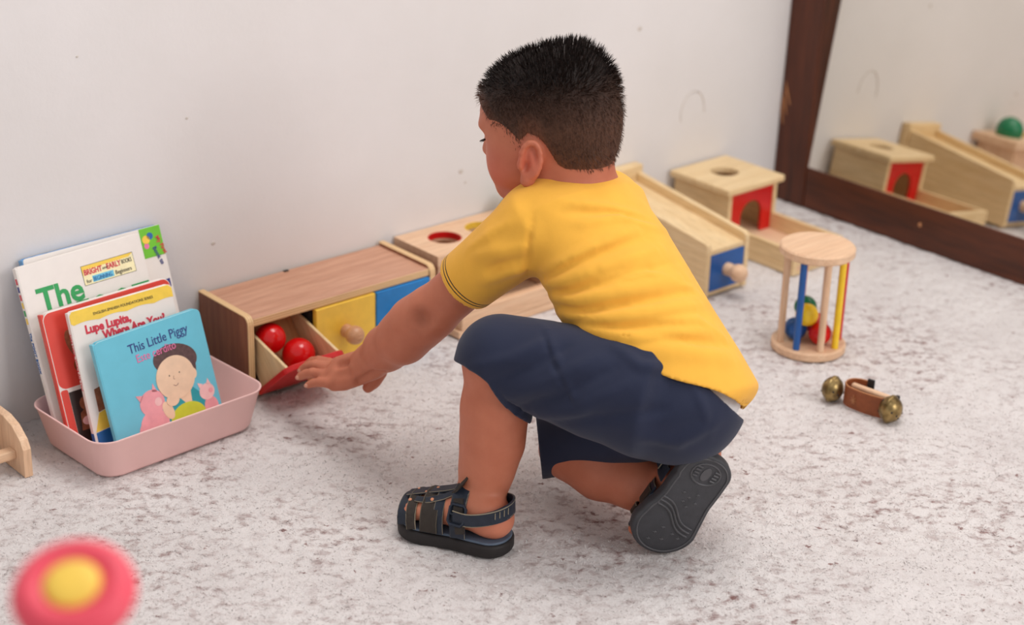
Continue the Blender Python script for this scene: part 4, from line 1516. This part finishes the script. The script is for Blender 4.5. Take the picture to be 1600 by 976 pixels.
def bounds(*sts, m=0.02):
    c_ = np.concatenate([[s_[0] for s_ in st] for st in sts])
    r_ = max(max(s_[1], s_[2]) for st in sts for s_ in st) + m
    return c_.min(0) - r_, c_.max(0) + r_


def smin(a, b, k):
    hh = np.maximum(k - np.abs(a - b), 0) / k
    return np.minimum(a, b) - hh * hh * k * 0.25


def plane(Fd, p, nrm):
    """Signed distance of every grid point to a plane."""
    ax = [(Fd.lo[k] + Fd.h * np.arange(Fd.n[k]) - p[k]) * nrm[k] for k in range(3)]
    return (ax[0][:, None, None] + ax[1][None, :, None] + ax[2][None, None, :]).astype(np.float32)


def edge_plane(p, q, toward):
    """Plane through two points that lies along the line of sight, facing the third point."""
    nrm = unit(np.cross(q - p, unit((p + q) / 2 - EYE)))
    return nrm if nrm @ (toward - p) > 0 else -nrm


def surf(Fd, px, py, d0=1.95, d1=2.45):
    """First point of a surface behind a pixel."""
    d = np.arange(d0, d1, 0.0012)
    P_ = EYE + d[:, None] * (fw + (px - 800) / F * cr - (py - 488) / F * cu)
    i = np.round((P_ - Fd.lo) / Fd.h).astype(int)
    ok = ((i >= 0) & (i < Fd.n)).all(1)
    i = np.clip(i, 0, Fd.n - 1)
    hit = np.argmax(ok & (Fd.v[i[:, 0], i[:, 1], i[:, 2]] < 0))
    return P_[hit] if hit > 0 else None


def creases(Fd, lst):
    """Displacement from a list of fold lines: (pixel polyline, height, half width)."""
    D = Field(Fd.lo, Fd.lo + (Fd.n - 1) * Fd.h, Fd.h, 0.0)
    D.n = Fd.n.copy()
    D.v = np.zeros(Fd.n, np.float32)
    for pts, amp, sg in lst:
        tt = np.linspace(0, len(pts) - 1, 9 * (len(pts) - 1) + 1)
        xs_ = np.interp(tt, range(len(pts)), [p[0] for p in pts])
        ys_ = np.interp(tt, range(len(pts)), [p[1] for p in pts])
        P3 = [surf(Fd, x_, y_) for x_, y_ in zip(xs_, ys_)]
        P3 = [p for p in P3 if p is not None]
        n_ = len(P3) - 1
        for i_, (p, q) in enumerate(zip(P3, P3[1:])):
            lo_, hi_, fn_ = cone(p, q, 0.0, 0.0)
            sl, G = D.sub(lo_ - 3 * sg, hi_ + 3 * sg)
            if G.size == 0:
                continue
            fade = math.sin(math.pi * min(1.0, max(0.0, (i_ + 0.5) / n_))) ** 0.5
            e = np.exp(-(fn_(G) / sg) ** 2) * (amp * fade)
            old = D.v[sl]
            D.v[sl] = np.where(np.abs(e) > np.abs(old), e, old) if np.sign(amp) == 1 else np.minimum(old, e)
    return D.v


HV = 0.0027
sl_dir = unit(at(690, 476, 2.305) - at(815, 366, 2.21))
cuff_c = at(727, 440, 2.275)
torso = [(at(893, 300, 2.262), 0.056, 0.050), (at(908, 328, 2.255), 0.092, 0.059), (at(942, 394, 2.236), 0.097, 0.070), (at(982, 468, 2.215), 0.097, 0.075),
         (at(1018, 540, 2.20), 0.101, 0.080), (at(1048, 598, 2.19), 0.105, 0.084), (at(1075, 650, 2.182), 0.106, 0.086)]
sleeve = [(at(838, 352, 2.214), 0.048, 0.048), (at(800, 382, 2.226), 0.046, 0.046), (at(758, 416, 2.252), 0.0425, 0.0425), (at(698, 464, 2.294), 0.0395, 0.0395)]
sleeve_r = [(at(945, 320, 2.325), 0.046, 0.046), (at(946, 368, 2.375), 0.042, 0.042), (at(941, 402, 2.410), 0.039, 0.039)]
TH = 0.0062
blo, bhi = bounds(torso, sleeve, sleeve_r, m=0.0)
To, Ti, So, Si = [Field(blo, bhi, HV) for _ in range(4)]
for fld, dr_ in ((To, 0.0), (Ti, -TH)):
    fld.put(sweep([(c_, a_ + dr_, b_ + dr_) for c_, a_, b_ in torso], latv, 0.03), 0)
    fld.put(ellipsoid(at(846, 348, 2.226), np.eye(3), [0.054 + dr_] * 3), 0.03)
    fld.put(ellipsoid(at(945, 324, 2.315), np.eye(3), [0.050 + dr_] * 3), 0.03)
for fld, dr_ in ((So, 0.0), (Si, -TH)):
    fld.put(sweep([(c_, a_ + dr_, b_ + dr_) for c_, a_, b_ in sleeve], latv, 0.02), 0)
    fld.put(sweep([(c_, a_ + dr_, b_ + dr_) for c_, a_, b_ in sleeve_r], latv, 0.02), 0)
cut = plane(So, cuff_c, sl_dir)
rdir = unit(sleeve_r[2][0] - sleeve_r[1][0])
cut_r = plane(So, sleeve_r[2][0] - rdir * 0.006, rdir)
lside = plane(So, at(893, 300, 2.262), latv) < 0.0
So.v = np.maximum(So.v, np.where(lside, cut, cut_r))
# hem across the hips
h1, h3 = at(903, 520, 2.14), at(1170, 640, 2.17)
hn = edge_plane(h1, h3, at(1075, 660, 2.18))
hem = plane(To, h1, hn)
wl = plane(To, h1, unit(h3 - h1))
hem = hem + (0.0045 * np.sin(wl * 42 + 0.4) - 0.010 * np.exp(-((wl - 0.068) / 0.012) ** 2) + 0.006 * np.exp(-((wl - 0.045) / 0.012) ** 2)).astype(np.float32)
full = smin(To.v, So.v, 0.012)
tmp = Field(blo, bhi, HV)
tmp.v = full
SHF = [([(832, 446), (880, 440), (940, 418), (1034, 388)], 0.0038, 0.0058), ([(840, 462), (900, 470), (990, 452), (1098, 428)], 0.0042, 0.0062), ([(862, 488), (930, 500), (1020, 488), (1113, 471)], 0.0042, 0.0062),
       ([(850, 425), (920, 390), (1000, 352)], 0.0030, 0.0058), ([(877, 314), (940, 322), (1000, 334)], 0.0022, 0.0050), ([(900, 350), (970, 340), (1040, 360)], 0.0026, 0.0050),
       ([(910, 508), (1000, 528), (1120, 515)], 0.0036, 0.0062), ([(930, 440), (1010, 428), (1090, 452)], 0.0028, 0.0050), ([(1000, 545), (1070, 550), (1150, 560)], 0.003, 0.009),
       ([(1020, 500), (1090, 500), (1135, 530)], 0.0026, 0.0050), ([(745, 400), (790, 392), (830, 385)], 0.0032, 0.0062), ([(755, 440), (790, 425), (825, 418)], 0.0035, 0.0062), ([(730, 390), (770, 362), (800, 345)], 0.0018, 0.0050)]
SHV = [([(836, 454), (890, 456), (960, 436), (1060, 408)], -0.0034, 0.0050), ([(850, 475), (915, 486), (1005, 470), (1105, 450)], -0.0036, 0.0050), ([(845, 436), (910, 404), (1010, 370)], -0.003, 0.0050),
       ([(885, 498), (965, 514), (1060, 504)], -0.003, 0.0050), ([(832, 335), (826, 380), (822, 435)], -0.0022, 0.0035), ([(880, 332), (960, 332), (1020, 346)], -0.002, 0.005), ([(760, 425), (800, 410)], -0.0025, 0.006),
       ([(1000, 520), (1080, 532), (1140, 540)], -0.0025, 0.006), ([(845, 500), (880, 512), (925, 495)], -0.003, 0.006)]
disp = creases(tmp, [(a_, b_ * 2.0, c_ * 1.3) for a_, b_, c_ in SHF]) + creases(tmp, [(a_, b_ * 2.0, c_ * 1.1) for a_, b_, c_ in SHV])
outer = smin(np.maximum(To.v, hem), So.v, 0.012) - disp
cav = np.maximum(Ti.v, -hem - 0.012)
cav = np.minimum(cav, np.maximum(Si.v, np.where(lside, -cut - 0.02, -cut_r - 0.02))) - disp
shell = np.maximum(outer, -cav)
nfield = Field(blo, bhi, HV)
nfield.put(sweep([(at(866, 240, 2.258), 0.056, 0.056), (at(880, 280, 2.262), 0.052, 0.052), (at(890, 300, 2.262), 0.046, 0.046)], latv, 0.02), 0)
shell = np.maximum(shell, -nfield.v)
tmp.v = shell.astype(np.float32)
Vt, Qt = tmp.mesh()
cd = (Vt - cuff_c) @ sl_dir
cd = np.where(np.linalg.norm(Vt - cuff_c, axis=1) > 0.075, -0.2, cd)
t, c = cloth('shirt_yellow', (241, 179, 70), 0.85, 1100, 0.20)
ca = t.n('Attribute', attribute_name='cuff')
mr = t.n('MapRange')
mr.inputs['From Min'].default_value = -0.03
mr.inputs['From Max'].default_value = 0.0
t.l(ca.outputs['Fac'], mr.inputs['Value'])
st_ = t.ramp(mr.outputs[0], (0.0, (0, 0, 0, 1)), (0.555, (0, 0, 0, 1)), (0.565, (1, 1, 1, 1)), (0.605, (1, 1, 1, 1)), (0.615, (0, 0, 0, 1)), (0.70, (0, 0, 0, 1)), (0.71, (1, 1, 1, 1)), (0.75, (1, 1, 1, 1)), (0.76, (0, 0, 0, 1)))
t.color(t.mix(st_, c, lin(40, 36, 44)))
shirt, _ = mesh_from('shirt', Vt - OFF, Qt, 'shirt_yellow', boy, {'cuff': cd}, 1)
ax_n = unit(at(893, 300, 2.262) - at(870, 240, 2.258))
u1 = unit(latv - ax_n * (latv @ ax_n))
u2 = np.cross(ax_n, u1)
MB().tube([at(885, 288, 2.262) + (u1 * math.cos(a_) + u2 * math.sin(a_)) * 0.0510 - OFF for a_ in np.linspace(0, 2 * math.pi, 41)[:-1]], 0.0055, 10, True).done('collar', 'shirt_yellow', boy, 180)

# ---- shorts
TS = 0.007
hipst = [(at(1016, 545, 2.20), 0.093, 0.073), (at(1045, 600, 2.192), 0.100, 0.079), (at(1062, 640, 2.187), 0.099, 0.079)]
legL = [(at(1005, 615, 2.155), 0.073, 0.073), (at(930, 598, 2.162), 0.067, 0.068), (at(850, 574, 2.172), 0.057, 0.058), (at(782, 561, 2.184), 0.0555, 0.0555), (at(768, 600, 2.197), 0.054, 0.052), (at(758, 660, 2.214), 0.057, 0.056)]
legR = [(at(1080, 612, 2.235), 0.070, 0.070), (at(985, 650, 2.275), 0.062, 0.062), (at(905, 678, 2.318), 0.052, 0.050), (at(820, 700, 2.36), 0.046, 0.044)]
blo, bhi = bounds(hipst, legL, legR, m=0.0)
Ko, Ki, Lo, Li, Ro, Ri = [Field(blo, bhi, HV) for _ in range(6)]
for (k_, l_, r_), dr_ in (((Ko, Lo, Ro), 0.0), ((Ki, Li, Ri), -TS)):
    k_.put(sweep([(c_, a_ + dr_, b_ + dr_) for c_, a_, b_ in hipst], latv, 0.045), 0)
    k_.put(ellipsoid(at(1066, 632, 2.185), np.eye(3), [0.073 + dr_] * 3), 0.03)
    l_.put(sweep([(c_, a_ + dr_, b_ + dr_) for c_, a_, b_ in legL], latv, 0.02), 0)
    r_.put(sweep([(c_, a_ + dr_, b_ + dr_) for c_, a_, b_ in legR], latv, 0.02), 0)
c1, c2 = at(721, 570, 2.19), at(830, 666, 2.19)
cn = edge_plane(c1, c2, at(750, 690, 2.22))
cutL = plane(Ko, c1, cn) + (0.004 * np.sin(plane(Ko, c1, unit(c2 - c1)) * 60)).astype(np.float32)
cutL = np.where(plane(Ko, at(850, 620, 2.17), unit(at(760, 620, 2.19) - at(900, 600, 2.165))) > -0.02, cutL, -0.05)
d1, d2 = at(837, 650, 2.33), at(846, 737, 2.33)
dn = edge_plane(d1, d2, at(800, 700, 2.34))
cutR = plane(Ko, d1, dn)
tmp = Field(blo, bhi, HV)
tmp.v = smin(smin(Ko.v, Lo.v, 0.02), Ro.v, 0.012)
KF = [([(735, 575), (800, 560), (860, 530)], 0.003, 0.007), ([(790, 620), (850, 600), (930, 560)], 0.0035, 0.008), ([(830, 650), (900, 640), (990, 600)], 0.0035, 0.009), ([(852, 510), (870, 560), (905, 640)], 0.0022, 0.005),
      ([(960, 540), (1000, 570), (1050, 575)], 0.003, 0.007), ([(1000, 680), (1060, 690), (1120, 660)], 0.003, 0.009), ([(1080, 590), (1100, 640), (1110, 680)], 0.002, 0.006)]
KV = [([(760, 600), (830, 575), (890, 540)], -0.003, 0.006), ([(800, 640), (870, 620), (960, 575)], -0.003, 0.006), ([(880, 660), (960, 650), (1040, 640)], -0.003, 0.007), ([(845, 512), (862, 562), (897, 640)], -0.002, 0.0035)]
disp = (creases(tmp, KF) + creases(tmp, KV)) * 1.7
w1, w2 = at(1088, 588, 2.15), at(1164, 657, 2.18)
wcut = -plane(Ko, w1, edge_plane(w1, w2, at(1050, 680, 2.18)))
outer = np.maximum(smin(smin(Ko.v, np.maximum(Lo.v, cutL), 0.02), np.maximum(Ro.v, cutR), 0.012) - disp, wcut)
cav = np.minimum(np.maximum(Li.v, -cutL - 0.018), np.maximum(Ri.v, -cutR - 0.02)) - disp
cav = np.minimum(cav, np.maximum(Ki.v - disp, -wcut - 0.03))
shell = np.maximum(outer, -cav)
shell = np.maximum(shell, -plane(Ko, np.array([0, 0, 0.002]), np.array([0, 0, 1.0])))
tmp.v = shell.astype(np.float32)
Vk, Qk = tmp.mesh()
t, c = cloth('shorts_navy', (40, 45, 66), 0.75, 1200, 0.22)
t.color(c)
shorts, _ = mesh_from('shorts', Vk - OFF, Qk, 'shorts_navy', boy, {}, 2)

# white underwear showing between shirt and shorts
us = [(c_, a_ - 0.0055, b_ - 0.0055) for c_, a_, b_ in hipst]
blo, bhi = bounds(us, m=0.03)
U = Field(blo, bhi, 0.003)
U.put(sweep(us[1:], latv, 0.045), 0)
Vu, Qu = U.mesh()
mesh_from('underwear', Vu - OFF, Qu, 'white_cloth', boy, {}, 1)


# ---- sandals
def sandal(side, L):
    sg = 1 if side == 'l' else 1
    out = [(x * L * 1.02, half_w(x) * (1.12 if side == 'l' else 1.22) + (0.0015 if 0.002 < x < 0.998 else 0)) for x in (1 - np.cos(np.linspace(0, math.pi, 40))) / 2]
    poly = [(x - 0.004, y) for x, y in out] + [(x - 0.004, -y * (0.94 if 0.25 < x / L < 0.6 else 1)) for x, y in out[::-1]]

    def W(x, y, z):
        return Vector(foot_pt(side, x, y, z) - OFF)
    mm_ = Matrix([[*(fx_l if side == 'l' else fx_r)], [*(fy_l if side == 'l' else fy_r)], [*(fz_l if side == 'l' else fz_r)]]).transposed().to_4x4()
    mm_.translation = Vector((fo_lo if side == 'l' else heel_r) - OFF)
    root = MB().prism(poly, 0.0, 0.017, 'z', 0.004, 3, mm_).done('sandal', 'rubber' if side == 'r' else 'rubber_dark', boy, 50)
    ins = [(p[0] * 0.97 + 0.002, p[1] * 0.90) for p in poly]
    MB().prism(ins, 0.0172, 0.0205, 'z', 0.001, 1, mm_).done('insole', 'insole', root)

    def sp(x, th, off=0.0):
        y = (half_w(x) + off) * math.cos(R(th))
        z = ZS - 0.002 + (top_h(x) + off) * max(0.0, math.sin(R(th))) ** 0.9
        p = W(x * L, y, z)
        nloc = (fy_l if side == 'l' else fy_r) * math.cos(R(th)) * 1.2 + (fz_l if side == 'l' else fz_r) * max(0.15, math.sin(R(th)))
        return p, Vector(nloc)

    def strap(path, width, mat, off=0.0025, edge='stitch', nseg=14):
        xs = np.interp(np.linspace(0, 1, nseg), np.linspace(0, 1, len(path)), [p[0] for p in path])
        ts = np.interp(np.linspace(0, 1, nseg), np.linspace(0, 1, len(path)), [p[1] for p in path])
        pn = [sp(x, t_, off) for x, t_ in zip(xs, ts)]
        pts = [p for p, _ in pn]
        nn_ = [q_ for _, q_ in pn]
        MB().ribbon(pts, nn_, width, 0.0024).done('strap', mat, root, 40)
        if edge:
            m_ = MB()
            for sgn in (-1, 1):
                e_ = []
                for i_ in range(len(pts)):
                    d = pts[min(i_ + 1, len(pts) - 1)] - pts[max(i_ - 1, 0)]
                    s_ = d.cross(nn_[i_]).normalized()
                    e_.append(pts[i_] + s_ * sgn * width * 0.46 + nn_[i_].normalized() * 0.0018)
                m_.tube(e_, 0.0007, 5)
            m_.done('stitching', edge, root)
    # toe piece, cross bands, centre strip, side strap
    strap([(0.865, 3), (0.895, 50), (0.91, 90), (0.895, 130), (0.865, 177)], 0.016, 'strap_navy', 0.0012)
    strap([(0.765, 3), (0.81, 50), (0.84, 90), (0.81, 130), (0.765, 177)], 0.013, 'strap_charcoal', 0.004)
    strap([(0.62, 2), (0.64, 45), (0.66, 90), (0.64, 135), (0.62, 178)], 0.024, 'strap_charcoal', 0.0035)
    strap([(0.535, 2), (0.56, 45), (0.58, 90), (0.56, 135), (0.535, 178)], 0.013, 'strap_navy', 0.003)
    strap([(0.92, 90), (0.80, 90), (0.66, 90), (0.54, 90), (0.42, 90)], 0.017, 'strap_navy', 0.0055)
    strap([(0.80, 66), (0.68, 60), (0.56, 64), (0.44, 72)], 0.008, 'strap_navy', 0.005)
    strap([(0.36, 2), (0.385, 35), (0.40, 70), (0.405, 90), (0.40, 110), (0.385, 145), (0.36, 178)], 0.021, 'strap_navy', 0.0042)
    tabs = MB()
    for x, th in ((0.85, 62), (0.64, 60), (0.85, 100), (0.66, 95), (0.74, 82)):
        p, q_ = sp(x, th, 0.0068)
        tabs.ball(p, 0.0026, 8)
    tabs.done('stitched_tab', 'stitch_orange', root)
    # heel strap round the back of the ankle
    hp_ = [(0.40, 0.033, 0.050), (0.28, 0.0335, 0.049), (0.16, 0.0305, 0.053), (0.05, 0.024, 0.058), (-0.015, 0.010, 0.061), (-0.015, -0.010, 0.061), (0.05, -0.024, 0.058), (0.16, -0.0305, 0.053), (0.28, -0.0335, 0.049), (0.40, -0.033, 0.050)]
    xs = np.interp(np.linspace(0, 9, 28), range(10), [p[0] for p in hp_])
    ys = np.interp(np.linspace(0, 9, 28), range(10), [p[1] for p in hp_])
    zs = np.interp(np.linspace(0, 9, 28), range(10), [p[2] for p in hp_])
    for it in range(2):
        for ar_ in (xs, ys, zs):
            ar_[1:-1] = (ar_[:-2] + 2 * ar_[1:-1] + ar_[2:]) / 4
    FYv, FXv = (fy_l, fx_l) if side == 'l' else (fy_r, fx_r)
    pts = [W(x * L, y, z) for x, y, z in zip(xs, ys, zs)]
    nn_ = [Vector(FYv * (y * 30) + FXv * (x - 0.22) * 2.0) for x, y in zip(xs, ys)]
    MB().ribbon(pts, nn_, [0.016 + 0.005 * math.exp(-((k - 13.5) / 5) ** 2) for k in range(28)], 0.0024).done('heel_strap', 'strap_navy', root, 40)
    FZ = fz_l if side == 'l' else fz_r
    m_ = MB()
    for sgn in (-1, 1):
        m_.tube([p + Vector(FZ) * sgn * 0.0085 + q_.normalized() * 0.002 for p, q_ in zip(pts, nn_)], 0.0007, 5)
    for k in (9, 10, 11, 12):
        m_.tube([pts[k] + Vector(FZ) * -0.002 + nn_[k].normalized() * 0.003, pts[k] + Vector(FZ) * 0.0065 + nn_[k].normalized() * 0.003], 0.0006, 4)
    m_.done('stitching', 'stitch', root)
    # tongue at the front of the ankle
    tg = [W(0.46 * L, 0.004, 0.071), W(0.40 * L, 0.006, 0.080), W(0.365 * L, 0.010, 0.090)]
    MB().ribbon(tg, [Vector(FXv * 0.8 + FZ * 0.6)] * 3, [0.022, 0.026, 0.022], 0.003).done('tongue', 'strap_charcoal', root)
    # buckle
    bpnt, bnr = sp(0.375, 30, 0.0085)
    bnr.normalize()
    bx_, by_ = Vector(FXv), None
    bx_ = (bx_ - bnr * bx_.dot(bnr)).normalized()
    by_ = bnr.cross(bx_)
    fr = MB()
    loop = [bpnt + bx_ * sx_ * 0.0105 + by_ * sy_ * 0.0125 for sx_, sy_ in ((-1, -0.7), (-0.7, -1), (0.7, -1), (1, -0.7), (1, 0.7), (0.7, 1), (-0.7, 1), (-1, 0.7))]
    fr.tube(loop, 0.0022, 6, True)
    fr.tube([bpnt - bx_ * 0.0105, bpnt + bx_ * 0.0105], 0.0015, 6)
    fr.done('buckle', 'strap_navy', root, 60)
    e0, n0_ = sp(0.33, 8, 0.0075)
    e1_, n1_ = sp(0.395, 55, 0.0075)
    MB().ribbon([e0, (e0 + e1_) / 2 + bnr * 0.003, e1_], [bnr] * 3, [0.012, 0.013, 0.013], 0.002).done('buckle_strap', 'strap_charcoal', root)
    # tread under the sole
    tr = MB()
    mi = mm_
    for k, o_ in enumerate((0.0, 0.006, 0.012)):
        cv = [mi @ Vector((L * (0.56 + 0.10 * math.tanh(y_ * 70)) + o_ * 1.0, y_, -0.0003)) for y_ in np.linspace(-half_w(0.6) * 0.98, half_w(0.6) * 0.98, 20)]
        tr.tube(cv, 0.0015, 6)
    rim = [mi @ Vector((p[0] * 0.94 + 0.004, p[1] * 0.86, -0.0002)) for p in poly]
    tr.tube(rim, 0.0011, 5, True)
    hl_ = [mi @ Vector((L * (0.14 + 0.10 * math.cos(a)), 0.019 * math.sin(a), -0.0002)) for a in np.linspace(0, 2 * math.pi, 24)[:-1]]
    tr.tube(hl_, 0.0012, 5, True)
    for sgn in (-1, 1):
        for k in range(4):
            x_ = L * (0.09 + 0.03 * k)
            tr.tube([mi @ Vector((x_, sgn * 0.009, -0.0003)), mi @ Vector((x_, sgn * 0.016, -0.0003))], 0.0013, 5)
    for x_, y_ in ((0.34, 0.008), (0.36, -0.010), (0.42, 0.012), (0.44, -0.004), (0.48, 0.004), (0.39, 0.0), (0.76, 0.012), (0.80, -0.010), (0.84, 0.004), (0.73, -0.004), (0.88, -0.012), (0.78, 0.022)):
        for a in (0.3, 0.3 + math.pi / 2):
            d = Vector((math.cos(a), math.sin(a), 0)) * 0.0026
            c_ = Vector((x_ * L, y_, -0.0002))
            tr.tube([mi @ (c_ - d), mi @ c_, mi @ (c_ + d)], [0.0003, 0.0010, 0.0003], 5)
    tr.done('tread', 'rubber_ridge', root, 60)
    pod = MB().prism(ell(0.14 * L, 0, 0.010, 0.006, 20), -0.0010, 0.0005, 'z', 0.0003, 1, mm_).done('tread_pod', 'rubber_ridge', root)
    return root


tag(sandal('l', LF), 'dark strappy sandal flat on the carpet')
tag(sandal('r', LFR), 'dark sandal turned with its sole facing out')
